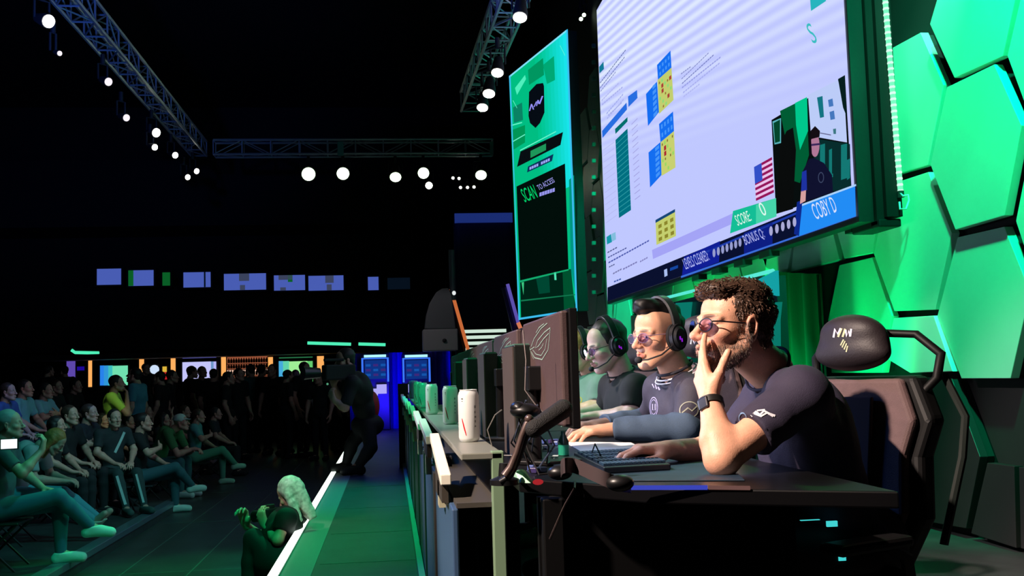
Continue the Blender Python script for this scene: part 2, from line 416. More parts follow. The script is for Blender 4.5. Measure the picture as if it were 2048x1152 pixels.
def torso(f, J, g=0, k=.05, low=True):
    ch, pe, nk = J['chest'], J['pelvis'], J['neck']; fw = nrm(J['fwd']); up = nrm(nk-pe); w = J.get('w', 1.0); R = frame(fw, up)
    f.ell(ch, np.array([.165*w, .112, .175])+g, k, R=R)
    md = ch*.5+pe*.5; f.ell(md+fw*J.get('belly', .01), np.array([.148*w, .112+J.get('bl', 0), .17])+g, k, R=R)
    if low: f.ell(pe, np.array([.165*w, .12, .12])+g, k, R=R)
    for S in ('L', 'R'):
        sh = J['sh'+S]; f.cone(nk-up*.045, sh, .052+g, .060+g, .035); f.cone(sh, ch+(sh-nk)*.35-up*.02, .058+g, .09+g, .04)
def legs(f, J, g=0, s=1.0, clipk=None, lower=True):
    for S in ('L', 'R'):
        h, kn, an = J['hip'+S], J['kn'+S], J['an'+S]
        f.cone(h, kn, .083*s+g, .058*s+g, .03)
        if lower: m = kn+(an-kn)*.3; f.cone(kn, m, .055*s+g, .056*s+g, .02); f.cone(m, an, .056*s+g, .036*s+g, .02)
def foot(f, an, to, g=0):
    an, to = np.array(an, float), np.array(to, float); d = nrm(to-an)
    heel = an-nrm(A(d[0], d[1], 0)+1e-6)*.035-A(0, 0, .045)*(1 if abs(an[2]-to[2]) < .2 else .5)
    f.cone(an, heel, .035+g, .032+g, .02); f.cone(heel, to, .034+g, .028+g, .02); f.cone(an, to, .036+g, .026+g, .03)
def merged(parts):
    Vs, Fs, Cs, n = [], [], [], 0
    for V, Fc, C in parts: Vs.append(V); Fs.append(Fc+n); Cs.append(np.tile(C, (len(V), 1)) if np.ndim(C) == 1 else C); n += len(V)
    return np.concatenate(Vs), np.concatenate(Fs), np.concatenate(Cs)
def bounds(P, m):
    P = np.array(P, float); return P.min(0)-m, P.max(0)+m
skin_m = mat('skin', (226, 172, 146), .48, attr='tone', noise=.06, nscale=60, bump=.12, bscale=260)
for l in skin_m.node_tree.nodes:
    if l.type == 'BSDF_PRINCIPLED': l.inputs['Subsurface Weight'].default_value = .12; l.inputs['Subsurface Radius'].default_value = (.012, .005, .003); l.inputs['Subsurface Scale'].default_value = .6
def xf(mb, T): mb.v = [tuple(T(np.array(p))) for p in mb.v]; return mb
def headset(root, T, o, label=None):
    hs = bpy.data.objects.new('headset', None); COL.objects.link(hs); hs.parent = root
    bk = mat('headset_black', (26, 26, 30), .42); pd = mat('headset_pad', (18, 18, 20), .8); gl = o.get('glow', emit('headset_glow', (150, 30, 220), .8))
    P = [A(.098*math.sin(t), -.012-.01*math.cos(t), .010+.138*math.cos(t)) for t in np.linspace(-1.45, 1.45, 22)]
    mb = MB(); n = len(P); V = []
    for i, p in enumerate(P):
        up = nrm(A(p[0], 0, p[2])); V += [p+A(0, -.021, 0)-up*.004, p+A(0, .021, 0)-up*.004, p+A(0, .017, 0)+up*.007, p+A(0, -.017, 0)+up*.007]
    mb.add(V, [(i*4+j, i*4+(j+1) % 4, i*4+4+(j+1) % 4, i*4+4+j) for i in range(n-1) for j in range(4)]+[(3, 2, 1, 0), tuple(range(4*n-4, 4*n))])
    xf(mb, T).build('headband', bk, hs, smooth=True, bevel=.002)
    for s in (-1, 1):
        mb = MB(); c = A(s*.078, -.008, -.006)
        for (x0, x1, r0, r1, mi) in ((0, .016, 1, 1.05, 1), (.016, .034, 1.0, .96, 0), (.034, .042, .8, .62, 0)):
            Q = []
            for x, r in ((x0, r0), (x1, r1)): Q += [c+A(s*x, .040*r*math.cos(t), .050*r*math.sin(t)) for t in np.linspace(0, 2*math.pi, 24, endpoint=False)]
            mb.add(Q, [tuple(range(24)), tuple(range(47, 23, -1))]+[(i, (i+1) % 24, (i+1) % 24+24, i+24) for i in range(24)], mi)
        for q in ((.006, .004), (-.002, -.004)):
            mb.box(c+A(s*.0425, q[0], q[1]-.008), (.002, .006, .013), None, 2)
        xf(mb, T).build('ear_cup', [bk, pd, gl], hs, smooth=True)
    if o.get('mic', True):
        s = o.get('micside', -1); mb = MB().tube([A(s*.105, .025, -.035), A(s*.09, .07, -.065), A(s*.055, .108, -.078), A(s*.03, .122, -.078)], .0032, 8)
        b = xf(mb, T).build('microphone_boom', bk, hs, smooth=True)
        xf(MB().ell(A(s*.022, .126, -.077), (.017, .013, .013), n=14), T).build('foam_cap', pd, b, smooth=True)
    return hs
def glasses(root, T, rgb=(30, 24, 26), lensm=None, r=.0017, half_rim=False):
    fm = mat('glasses_frame_%d_%d_%d' % rgb, rgb, .3); mb = MB(); ln = MB()
    for s in (-1, 1):
        c = A(s*.034, .104, .001); el = [c+A(.0235*math.cos(t), -abs(.0235*math.cos(t))*.0-s*.0235*math.cos(t)*.22*1, .0175*math.sin(t)) for t in np.linspace(0, 2*math.pi, 28, endpoint=False)]
        mb.tube(el, r, 6, closed=True)
        N = A(s*.22, 1, 0); ln.prism(el, nrm(N)*.0012)
        mb.tube([c+A(s*.0235, -.005, .008), A(s*.0715, .085, .009), A(s*.079, .03, .009), A(s*.081, -.012, .010), A(s*.078, -.03, -.012)], r*1.25, 6)
    mb.tube([A(-.0105, .106, .006), A(0, .109, .009), A(.0105, .106, .006)], r, 6)
    g = xf(mb, T).build('glasses', fm, root, smooth=True); xf(ln, T).build('lens', lensm, g)
lens_m = mat('lens_glass', (235, 235, 255), .03, trans=1.0, spec=.8)
lens_m.node_tree.nodes['Principled BSDF'].inputs['IOR'].default_value = 1.05
lens_m.node_tree.nodes['Principled BSDF'].inputs['Base Color'].default_value = (.70, .60, 1.0, 1)
def decal(tgt, polys, m, name, root, off=.0015, label=None):
    """thin print laid on a surface: pixel outlines are carried onto the mesh along the sight line and given real positions there"""
    me = tgt.data; o = origin_of(tgt); vs_ = [Vector(v.co)+Vector(o) for v in me.vertices]
    bv = BVHTree.FromPolygons(vs_, [tuple(p.vertices) for p in me.polygons]); mb = MB()
    for poly, fs in polys:
        P = []; ok = True
        for px, py in poly:
            d = Vector(ray(px, py)); h = bv.ray_cast(Vector(CAM), d.normalized())
            if h[0] is None: P.append(None); continue
            nn = h[1] if h[1].dot(d) < 0 else -h[1]; P.append(np.array(h[0]+nn*off))
        fs = [f_ for f_ in fs if all(P[i] is not None for i in f_)]; P = [p if p is not None else A(0, 0, 0) for p in P]
        used = sorted({i for f_ in fs for i in f_}); mp = {u: i for i, u in enumerate(used)}
        if fs: mb.add([P[u] for u in used], [tuple(mp[i] for i in f_) for f_ in fs])
    if mb.v: return mb.build(name, m, root, label=label)
def dtext(s, p0, p1, hgt, lean=0):
    """lettering between two pixels, hgt pixels tall"""
    v, fs = text_mesh(s); p0, p1 = A(*p0), A(*p1); u = p1-p0; n = A(u[1], -u[0])/np.linalg.norm(u)*hgt
    return ([tuple(p0+u*(x+lean*y)+n*y) for x, y in v], fs)
def dring(c, r, w, n=24, sq=1.0, rot=0):
    P = []; R = np.array([[math.cos(rot), -math.sin(rot)], [math.sin(rot), math.cos(rot)]])
    for rr in (r, r-w): P += [tuple(A(*c)+R@A(rr*sq*math.cos(t), rr*math.sin(t))) for t in np.linspace(0, 2*math.pi, n, endpoint=False)]
    return (P, [(i, (i+1) % n, (i+1) % n+n, i+n) for i in range(n)])
def dline(pts, w):
    P = [A(*p) for p in pts]; V = []
    for i, p in enumerate(P):
        d = P[min(i+1, len(P)-1)]-P[max(i-1, 0)]; n = A(-d[1], d[0])/np.linalg.norm(d)*w/2; V += [tuple(p+n), tuple(p-n)]
    return (V, [(2*i, 2*i+1, 2*i+3, 2*i+2) for i in range(len(P)-1)])
# ------------------------------------------------------------------ the hall
black = mat('matte_black', (14, 14, 16), .75); blk2 = mat('satin_black', (20, 20, 22), .35)
STG = -.60; FL = -.60; RZ = -.47
floor_m = mat('hall_floor', (58, 62, 60), .38, noise=.25, nscale=3, bump=.05, bscale=30)
stage_m = mat('stage_floor', (62, 66, 66), .42, noise=.22, nscale=4, bump=.05, bscale=40)
def struct(mb, name, m, **k): return tag(mb.build(name, m, **k), None, kind='structure')
struct(MB().box2((-14, -1, FL-.1), (STG, 33, FL)).box2((STG, 20.6, FL-.1), (9, 33, FL)), 'floor', floor_m)
struct(MB().box2((STG, .2, FL-.1), (3.4, 20.6, 0)), 'floor_stage', stage_m)
struct(MB().box2((-14, 31, FL), (9, 31.2, 9)), 'wall_back', black)
struct(MB().box2((-14.2, -1, FL), (-14, 33, 9)), 'wall_left', black)
struct(MB().box2((3.29, .2, 0), (3.5, 20.6, 9)), 'wall_right', black)
struct(MB().box2((-14, -1, 9), (9, 33, 9.2)), 'ceiling', black)
# seams in the hall floor and stage floor (thin inlaid strips)
seam = mat('floor_seam', (84, 96, 90), .5)
mb = MB()
for x in (-1.1, -1.72, -2.3): mb.box2((x-.006, 3, FL+.0005), (x+.006, 24, FL+.002))
for y in (6.2, 9.4, 12.6, 15.8): mb.box2((-2.6, y-.008, FL+.0005), (-.62, y+.008, FL+.002))
struct(mb, 'trim_1', seam)
mb = MB()
for y in (5.9, 7.0, 8.3, 9.9): mb.box2((STG+.2, y-.005, .0005), (.14, y+.005, .002))
struct(mb, 'trim_2', seam)
# lighter border board of the stage edge with the LED line
e0, e1 = at(555, 1152, Z=0), at(668, 940, Z=0); ex = (e0[0]+e1[0])/2
struct(MB().box2((ex-.02, 3, -.02), (ex+.19, 20.4, .004)), 'trim_3', mat('stage_border', (120, 128, 124), .45))
t = thing('led_strip', 'long bright white light strip along the stage edge', 'light strip', (ex, 3, .004))
MB().box2((ex-.029, 3, .004), (ex+.029, 19.5, .012)).build('channel', mat('alu', (120, 124, 124), .4, metal=.8), t)
MB().box2((ex-.024, 3, .012), (ex+.024, 19.5, .020)).build('diffuser', emit('led_white', (235, 255, 240), 2.2), t)
struct(MB().box2((-7.5, 2, FL), (-2.70, 13.9, RZ)).box2((-9, 2, FL), (-4.7, 28, -.22)), 'riser_floor', mat('riser_top', (50, 54, 54), .6, noise=.3, nscale=5))
r0 = at(60, 1150, Z=RZ)[0]
struct(MB().box2((-2.82, 2, RZ-.05), (-2.69, 13.92, RZ+.012)), 'trim_4', mat('riser_nosing', (110, 130, 140), .35, metal=.5), bevel=.006)

# ---- balcony over the bar, with its ribbon screens
BY = 29.0
struct(MB().box2((-13.9, BY, 1.9), (3.0, BY+2, 3.6)).box2((-13.9, BY-.2, 5.2), (3, BY+2, 7)), 'wall_balcony', mat('balcony_black', (13, 13, 17), .8))
SC = [(194, 242, 538, 568, 539, 569, 'plain'), (257, 307, 541, 569, 542, 571, 'green left'), (325, 340, 545, 570, 545, 571, 'green'),
      (367, 421, 545, 573, 546, 574, 'split'), (448, 532, 548, 577, 550, 579, 'blocks'), (548, 610, 551, 578, 552, 580, 'blocks2'),
      (617, 687, 552, 578, 554, 580, 'blocks3'), (736, 757, 554, 579, 554, 580, 'plain'), (775, 820, 556, 578, 556, 578, 'dark')]
LB = {'plain': 'plain blue', 'green left': 'blue with a green bar on its left', 'green': 'narrow green', 'split': 'blue screen split by a dark line', 'blocks': 'widest blue screen with a brown block', 'blocks2': 'blue screen with a notch of brown blocks', 'blocks3': 'blue screen with brown block near its right end', 'dark': 'nearly dark'}
sb = emit('ribbon_blue', (72, 92, 178)); sg = emit('ribbon_green', (10, 92, 38)); so = emit('ribbon_brown', (58, 66, 92)); sd = emit('ribbon_dark', (6, 16, 28))
for i, (x0, x1, a, b, c, d, k) in enumerate(SC):
    P = lambda x, y, o=0: at(x, y, Y=BY-.35-o); fr = (x0+x1)/2
    base = P(fr, (b+d)/2); where = {0: 'leftmost on the balcony', 7: 'small one right of the long row', 8: 'last on the right of the balcony'}.get(i, 'on the dark balcony')
    t = thing('balcony_screen', '%s video screen, %s' % (LB[k] if 'screen' not in LB[k] else LB[k].replace(' screen', ''), where), 'screen', base, 'balcony screens')
    mb = MB(); p0, p1 = P(x0, (a+b)/2), P(x1, (c+d)/2); z0 = min(P(x0, b)[2], P(x1, d)[2]); z1 = max(P(x0, a)[2], P(x1, c)[2])
    MB().box2((p0[0]-.06, BY-.34, z0-.05), (p1[0]+.06, BY-.05, z1+.05)).build('casing', black, t)
    m0 = sg if k == 'green' else sd if k == 'dark' else sb
    mb.box2((p0[0], BY-.36, z0), (p1[0], BY-.34, z1), 0); W = p1[0]-p0[0]; H = z1-z0
    def blk(u0, u1, v0, v1, mi): mb.box2((p0[0]+W*u0, BY-.37, z0+H*v0), (p0[0]+W*u1, BY-.355, z0+H*v1), mi)
    if k == 'green left': blk(0, .2, 0, 1, 1)
    if k == 'split': blk(.76, .82, 0, 1, 3)
    if k == 'blocks': blk(.36, .6, .55, 1, 2); blk(.38, .5, .0, .3, 2)
    if k == 'blocks2': blk(.15, .6, .7, 1, 2); blk(.2, .38, 0, .2, 2); blk(.45, .6, .55, 1, 1)
    if k == 'blocks3': blk(.48, .72, .5, 1, 2); blk(.52, .66, 0, .4, 2)
    if k == 'dark': blk(.3, .9, .1, .8, 2 if False else 3)
    mb.build('display', [m0, sg, so, sd], t)

# ---- the bar under the balcony
BB = 27.5
def bp(x, y, o=0): return at(x, y, Y=BB-o)
def rect(mb, x0, y0, x1, y1, o=0, th=.03, mi=0):
    a, b = bp(x0, y1, o), bp(x1, y0, o); mb.box2((a[0], BB-o, a[2]), (b[0], BB-o+th, b[2]), mi); return mb
struct(rect(MB(), 60, 708, 715, 860, -.35, .2), 'wall_bar', black)
orange = emit('warm_strip', (255, 176, 96), 1.0)
for i, (x, w, y0, y1) in enumerate([(180, 7, 718, 774), (283, 9, 715, 762), (346, 9, 712, 748), (447, 9, 714, 752), (541, 9, 714, 750), (641, 13, 712, 746), (703, 6, 712, 736)]):
    c = bp(x, (y0+y1)/2); nm = ['leftmost of all, left of the teal and blue screen', 'right of the teal and blue screen', 'between the red and yellow sign and the lilac screen', 'at the left end of the bottle shelves', 'at the right end of the bottle shelves', 'wide one right of the pale green screen', 'short one beside the arcade machines'][i]
    t = thing('light_column', 'glowing orange light column, '+nm, 'light column', c, 'orange light columns of the bar')
    rect(MB(), x-w/2-1.5, y0-2, x+w/2+1.5, y1+3, -.03, .10).build('housing', black, t)
    rect(MB(), x-w/2, y0, x+w/2, y1, 0, .03).build('tube', orange, t)
def tv(lbl, x0, y0, x1, y1, cols, header=None, extra=()):
    t = thing('bar_screen', lbl, 'screen', bp((x0+x1)/2, y1), 'screens of the bar')
    rect(MB(), x0-3, y0-2, x1+3, y1+3, -.04, .12).build('casing', black, t)
    mb = MB(); ms = []; n = len(cols)
    for i, (u0, u1, c) in enumerate(cols): ms.append(emit('tv_%d_%d_%d' % c, c)); rect(mb, x0+(x1-x0)*u0, y0, x0+(x1-x0)*u1, y1, 0, .03, i)
    for (a, b, c_, d, c) in extra: ms.append(emit('tv_%d_%d_%d' % c, c)); rect(mb, a, b, c_, d, .01, .03, len(ms)-1)
    mb.build('display', ms, t)
    if header: rect(MB(), x0, header[0], x1, header[1], 0, .04).build('header_light', emit('tvh_%d_%d_%d' % header[2], header[2]), t)
tv('bar screen fading from blue at the left to pale teal', 200, 731, 255, 771, [(0, .14, (40, 130, 235)), (.14, .3, (48, 150, 215)), (.3, .45, (60, 190, 190)), (.45, 1, (112, 224, 176))])
tv('bright lilac bar screen with a header light', 365, 723, 432, 763, [(0, .85, (196, 196, 250)), (.85, .93, (110, 150, 200)), (.93, 1, (180, 180, 245))], (713, 717, (84, 84, 170)))
tv('pale green bar screen with a man in front', 558, 722, 625, 763, [(0, .12, (70, 170, 220)), (.12, .3, (96, 210, 170)), (.3, .85, (160, 238, 150)), (.85, 1, (100, 200, 110))], (713, 717, (40, 110, 70)))
tv('tall purple panel at the left end of the bar', 133, 716, 150, 760, [(0, 1, (92, 70, 170))])
tv('small deep blue screen beside the purple panel', 154, 733, 168, 741, [(0, 1, (30, 8, 150))])
t = thing('neon_sign', 'small glowing white and blue sign behind the bar', 'sign', bp(309, 745)); rect(MB(), 300, 728, 318, 750, -.03, .05).build('plate', black, t)
mb = MB(); [mb.tube([bp(309+r*math.cos(a), 739+r*math.sin(a)) for a in np.linspace(0, 6.28, 14)[:-1]], .045, 6, closed=True) for r in (6, 2.6)]; mb.build('tube', emit('neon_white', (205, 225, 250)), t)
t = thing('neon_sign', 'small red sign with a yellow top', 'sign', bp(329, 760)); rect(MB(), 322, 731, 337, 762, -.03, .05).build('plate', black, t)
mb = MB(); rect(mb, 325, 733, 333, 744, 0, .03, 0); rect(mb, 326, 744, 334, 759, 0, .03, 1); mb.build('tube', [emit('neon_yellow', (220, 180, 60)), emit('neon_red', (190, 30, 36))], t)
# bottle shelves
t = thing('bottle_shelf', 'warmly lit back bar with shelves between two orange columns', 'shelf', bp(495, 752))
rect(MB(), 452, 712, 537, 756, -.28, .04).build('back_panel', emit('bar_back', (150, 82, 56)), t)
rect(MB(), 452, 738, 537, 751, -.26, .03).build('lower_light', emit('bar_low', (255, 205, 180)), t)
for y in (727, 738, 752): rect(MB(), 452, y, 537, y+1.2, .0, .24).build('shelf_board', mat('bar_wood', (70, 40, 26), .4), t)
bm_ = [mat('bottle_%d' % i, c, .15) for i, c in enumerate([(60, 26, 14), (30, 16, 12), (120, 70, 40), (90, 30, 24)])]
z27, z38, z52 = bp(495, 727)[2], bp(495, 738)[2], bp(495, 752)[2]; bx0, bx1 = bp(454, 730)[0], bp(535, 730)[0]
proto = {}
for row, (z, hh) in enumerate(((z27+.01, .13), (z38+.01, .12), (z52+.01, .15))):
    for i in range(16):
        k = (i*7+row*3) % 4
        if k not in proto:
            b = MB().lathe((0, 0, 0), [(.026, 0), (.03, .02), (.03, .075), (.011, .10), (.011, .125)], 8).build('bottle', bm_[k], smooth=True); proto[k] = b
        else: b = proto[k].copy(); COL.objects.link(b)
        b.location = (bx0+(bx1-bx0)*(i+.5)/16, BB+.09, z+.012); b.scale = (1, 1, hh/.125)
        tag(b, 'dark bottle on the %s shelf of the lit back bar' % ('top', 'middle', 'bottom')[row], 'bottle', '%s shelf bottles of the back bar' % ('top', 'middle', 'bottom')[row])
for lbl, pts in (('short teal neon tube at the far left above the bar', [(143, 700), (150, 705), (198, 706)]), ('long teal neon tube above the pale green screen', [(615, 686), (702, 688.5)]), ('teal neon tube above the arcade machines, right of the long one', [(717, 688), (771, 689.5)])):
    P = [at(x, y, Y=26.5) for x, y in pts]; t = thing('neon_tube', lbl, 'neon tube', P[0], 'teal neon tubes')
    MB().tube(P, .038, 8).build('tube', emit('neon_teal', (80, 240, 185)), t)
    MB().tube([p+A(0, .08, .05) for p in P], .05, 6).build('bracket', black, t)
struct(MB().box2((at(60, 700, Y=26.5)[0], 26.4, 1.62), (3, BB+1.5, 1.75)), 'ceiling_bar', black)

# ---- blue end wall of the stage with arcade machines
bw = mat('blue_curtain', (40, 30, 190), .8)
mb = MB(); x0, x1 = at(700, 800, Y=20.55)[0], at(905, 800, Y=20.55)[0]; n = 60
V = []; 
for i in range(n+1):
    x = x0+(x1-x0)*i/n; y = 20.45+.06*math.sin(i*1.15)
    V += [(x, y, -.0), (x, y, 1.46), (x, y+.02, 0), (x, y+.02, 1.46)]
for i in range(n): a = 4*i; mb_f = [(a, a+4, a+5, a+1), (a+2, a+3, a+7, a+6), (a+1, a+5, a+7, a+3)]; mb.f += mb_f; mb.m += [0]*3
mb.v = V; o = mb.build('curtain', bw); tag(o, 'blue lit pleated curtain at the far end of the stage', 'curtain')
for i, (xa, xb) in enumerate(((722, 779), (804, 862))):
    t = thing('arcade_machine', ['arcade machine with blue screen, left one before the blue curtain', 'arcade machine with blue screen, right one half hidden by the cans'][i], 'arcade machine', at((xa+xb)/2, 858, Y=20.1)*A(1, 1, 0), 'arcade machines')
    X0, X1 = at(xa, 740, Y=20)[0], at(xb, 740, Y=20)[0]; z = lambda y: at((xa+xb)/2, y, Y=20)[2]
    MB().box2((X0, 20.02, 0), (X1, 20.38, z(707))).build('cabinet', mat('arcade_blue', (12, 12, 60), .4), t, bevel=.02)
    MB().box2((X0+.06, 19.99, z(714.5)), (X1-.06, 20.03, z(709.5))).build('marquee', emit('marq', (170, 235, 255), 1.2), t)
    mb = MB()
    for (a, b, c, d) in ((X0+.01, z(764), X0+.045, z(716)), (X1-.045, z(764), X1-.01, z(716)), (X0+.01, z(718), X1-.01, z(715.5))): mb.box2((a, 19.985, b), (c, 20.03, d))
    mb.build('edge_light', emit('edge_blue', (60, 120, 255)), t)
    mb = MB().box2((X0+.07, 20.0, z(758)), (X1-.07, 20.03, z(720)), 0)
    for q in range(9):
        xx = X0+.09+(q % 3)*.14; zz = z(752)+(q//3)*.09; mb.box2((xx, 19.99, zz), (xx+.09, 20.01, zz+.045), 1+q % 2)
    mb.build('display', [emit('arc_blue', (14, 50, 130)), emit('arc_b2', (20, 84, 170)), emit('arc_b3', (60, 40, 120))], t)
    mb = MB(); 
    for (u0, u1, v0, v1) in ((.0, .3, .3, 1), (.25, .6, 0, .6), (.55, 1, .15, .95)):
        w_ = X1-X0-.12; hh = z(768)-z(791); mb.box2((X0+.06+w_*u0, 19.86, z(791)+hh*v0), (X0+.06+w_*u1, 20.03, z(791)+hh*v1))
    mb.build('control_panel', emit('arc_ctrl', (176, 170, 250)), t)

# ---- far tall panel, lit stairs, struts, hooded box
t = thing('tall_panel', 'tall dark blue rounded panel left of the green banner screen', 'panel', at(968, 650, Y=24))
a, b = at(913, 650, Y=24), at(1026, 419, Y=24)
MB().box2((a[0], 24, .3), (b[0], 24.4, b[2])).build('panel', mat('dark_blue_panel', (30, 34, 92), .6), t, bevel=.12, seg=4)
c = at(913, 446, Y=24); MB().box2((a[0]+.02, 23.97, c[2]), (b[0]-.02, 24.03, b[2]-.08)).build('top_band', emit('band_blue', (26, 44, 112)), t)
t = thing('lit_staircase', 'short flight of stairs with glowing white risers', 'stairs', at(972, 705, Y=21.8)*A(1, 1, 0))
sx0, sx1 = at(930, 680, Y=22)[0], at(1022, 680, Y=22)[0]; zt = at(972, 656, Y=22)[2]; dz = .131
for i in range(12):
    z1 = zt-dz*i; y = 22.6-.1*i
    MB().box2((sx0, y, z1-dz), (sx1, y+.12, z1+.01)).build('step', mat('step_black', (16, 20, 18), .5), t)
    MB().box2((sx0+.03, y-.02, z1-.075), (sx1-.03, y, z1-.005)).build('riser_light', emit('step_white', (205, 228, 212), 1.0), t)
MB().box2((sx0, 21.62, 0), (sx1, 22.7, zt-dz*12)).build('base', black, t)
t = thing('light_strut', 'thin glowing orange strut leaning left of the lit stairs', 'strut', at(937, 703, Y=21)); MB().tube([at(902, 578, Y=21), at(938, 706, Y=21)], .035, 8).build('tube', emit('strut_orange', (196, 104, 56)), t)
MB().tube([at(899, 578, Y=21.1), at(933, 730, Y=21.1)], .05, 6).build('rail', black, t)
t = thing('light_strut', 'thin glowing purple strut with an orange foot beside the banner', 'strut', at(1040, 665, Y=21)); MB().tube([at(1015, 568, Y=21), at(1037, 648, Y=21)], .035, 8).build('tube', emit('strut_purple', (92, 80, 170)), t)
MB().tube([at(1036, 645, Y=20.9), at(1046, 668, Y=20.9)], .04, 8).build('foot_light', emit('strut_foot', (210, 120, 84)), t)
MB().tube([at(1009, 575, Y=21.1), at(1032, 668, Y=21.1)], .07, 6).build('rail', mat('purple_rail', (46, 42, 92), .5), t)
t = thing('hooded_box', 'grey box with a sloping hood left of the orange strut', 'box', at(885, 703, Y=19.5))
g1 = mat('hood_grey', (128, 122, 124), .7); a, b = at(846, 703, Y=19.5), at(914, 658, Y=19.5)
MB().box2((a[0], 19.3, a[2]), (b[0], 19.8, b[2])).build('box', g1, t, bevel=.02)
hp = [at(x, y, Y=19.3) for x, y in ((850, 658), (853, 630), (860, 605), (872, 585), (884, 577), (897, 576), (903, 590), (908, 625), (912, 658))]
MB().prism(hp, (0, .45, 0)).build('hood', mat('hood_dark', (84, 82, 86), .8), t, bevel=.02)
MB().tube([at(903, 500, Y=19.5), at(906, 600, Y=19.5)], .06, 10).build('mast', mat('mast_grey', (90, 92, 100), .5), t, smooth=True)
MB().ell(at(889, 681, Y=19.28), (.04, .03, .035)).build('knob', black, t, smooth=True); MB().ell(at(908, 586, Y=19.2), (.035, .03, .04)).build('lamp', emit('tinylamp', (230, 235, 235)), t)
MB().tube([at(915, 700, Y=19.6), at(915, 700, Y=19.6)*A(1, 1, 0)], .04, 8).build('pole', black, t)

# ---- trusses
def truss(lbl, p0, p1, name='lighting_truss', w=.29, rgb=(150, 155, 160), seg=.55):
    t = thing(name, lbl, 'truss', p0, 'lighting trusses'); m = mat('truss_alu', rgb, .35, metal=.6)
    d = nrm(p1-p0); s = nrm(np.cross(d, A(0, 0, 1))); u = A(0, 0, 1); L = np.linalg.norm(p1-p0); n = max(2, int(L/seg)); h = w/2
    mb = MB()
    for a in (-1, 1):
        for b in (-1, 1): mb.tube([p0+s*h*a+u*h*b, p1+s*h*a+u*h*b], .025, 6)
    mb.build('chord', m, t); mb = MB()
    for i in range(n+1):
        q = p0+d*L*i/n
        for a, b, c, e in ((-1, -1, 1, -1), (-1, 1, 1, 1), (-1, -1, -1, 1), (1, -1, 1, 1)): mb.tube([q+s*h*a+u*h*b, q+s*h*c+u*h*e], .014, 5)
        if i < n:
            r = p0+d*L*(i+1)/n; g = 1 if i % 2 else -1
            mb.tube([q+s*h*-1+u*h*g, r-s*h-u*h*g], .012, 5); mb.tube([q+s*h+u*h*g, r+s*h-u*h*g], .012, 5); mb.tube([q-s*h*g+u*h, r+s*h*g+u*h], .012, 5); mb.tube([q-s*h*g-u*h, r+s*h*g-u*h], .012, 5)
    mb.build('lacing', m, t)
    return t
TY = 21.2; cz = at(700, 296, Y=TY)[2]
pL = A(at(398, 297, Y=TY)[0], TY, cz)
truss('metal lighting truss running back along the left side of the hall', A(pL[0], 7.5, cz), pL)
tb = truss('metal lighting truss spanning the hall at the back', pL+A(.3, 0, 0), A(at(985, 297, Y=TY)[0], TY, cz))
rect_ = at(681, 297, Y=TY-.2); MB().box2((rect_[0]-.06, TY-.19, rect_[2]-.14), (rect_[0]+.06, TY-.16, rect_[2]+.14)).build('truss_plate', mat('teal_plate', (60, 130, 120), .5), tb)
rect_ = at(983, 297, Y=TY-.2); MB().box2((rect_[0]-.03, TY-.19, rect_[2]-.15), (rect_[0]+.03, TY-.16, rect_[2]+.15)).build('end_plate', mat('end_plate', (110, 160, 150), .5), tb)
truss('metal lighting truss over the stage front, above the banner screen', A(1.72, 8.5, 5.75), A(1.5, 18, 5.75), w=.34)
# ---- stage lamps
lw = emit('lamp_white', (255, 252, 236), 14); lgn = emit('lamp_green', (226, 255, 214), 9); ldim = emit('lamp_dim', (236, 228, 236), 1.2)
def lamp(p, r, em, lbl, grp, aim, hang=.35):
    t = thing('stage_lamp', lbl, 'stage lamp', p, grp); aim = nrm(aim); R = frame(aim)
    mb = MB().cyl(p-aim*.30*r/.1, p-aim*.06*r/.1, r*.75, r*1.12, 18).cyl(p-aim*.06*r/.1, p+aim*.02, r*1.12, r*1.14, 18); mb.build('housing', black, t, smooth=True)
    q = [p+aim*.022+R[:, 0]*r*math.cos(a)+R[:, 2]*r*math.sin(a) for a in np.linspace(0, 2*math.pi, 24, endpoint=False)]
    MB().prism(q, aim*.008).build('lens', em, t)
    s = R[:, 0]; c = p-aim*.12; MB().tube([c+s*r*1.25, c+s*r*1.25+A(0, 0, hang*.6), c+A(0, 0, hang*.62), c-s*r*1.25+A(0, 0, hang*.6), c-s*r*1.25], .014, 6).tube([c+A(0, 0, hang*.62), c+A(0, 0, hang)], .03, 8).build('yoke', black, t)
left = [(95, 42, 11, 14, 'brightest lamp at the top of the left truss'), (117, 106, 4, 6, 'small dim lamp below the brightest one on the left truss'), (215, 163, 7, 9, 'oval lamp about a third down the left truss'), (251, 235, 6, 8, 'dim lamp half way down the left truss'),
        (311, 265, 8, 9, 'bright lamp low on the left truss, upper of a close pair'), (308, 294, 5, 7, 'lamp directly under the bright one, lower of a close pair'), (349, 310, 6, 6, 'lamp on the left truss just before the far corner pair'), (392, 342, 4, 7, 'right lamp of the last pair at the far end of the left truss'), (374, 354, 4, 7, 'left lamp of the last pair at the far end of the left truss')]
for i, (x, y, rx, ry, lb) in enumerate(left):
    p = at(x, y, X=pL[0]+.02); d = -p+CAM; 
    lamp(p, math.sqrt(rx*ry)*p[1]/2100, lw if i not in (1, 3, 2) else ldim, lb, 'lamps of the left truss', nrm(d)+A(.75, 0, -.25))
back = [(617, 348, 13, 'round greenish lamp, leftmost under the back truss'), (686, 347, 12, 'round greenish lamp, second from the left under the back truss'), (791, 353, 11, 'oval greenish lamp under the middle of the back truss'), (847, 346, 11, 'greenish lamp above the small white one under the back truss'), (962, 349, 11, 'greenish lamp at the right end of the back truss')]
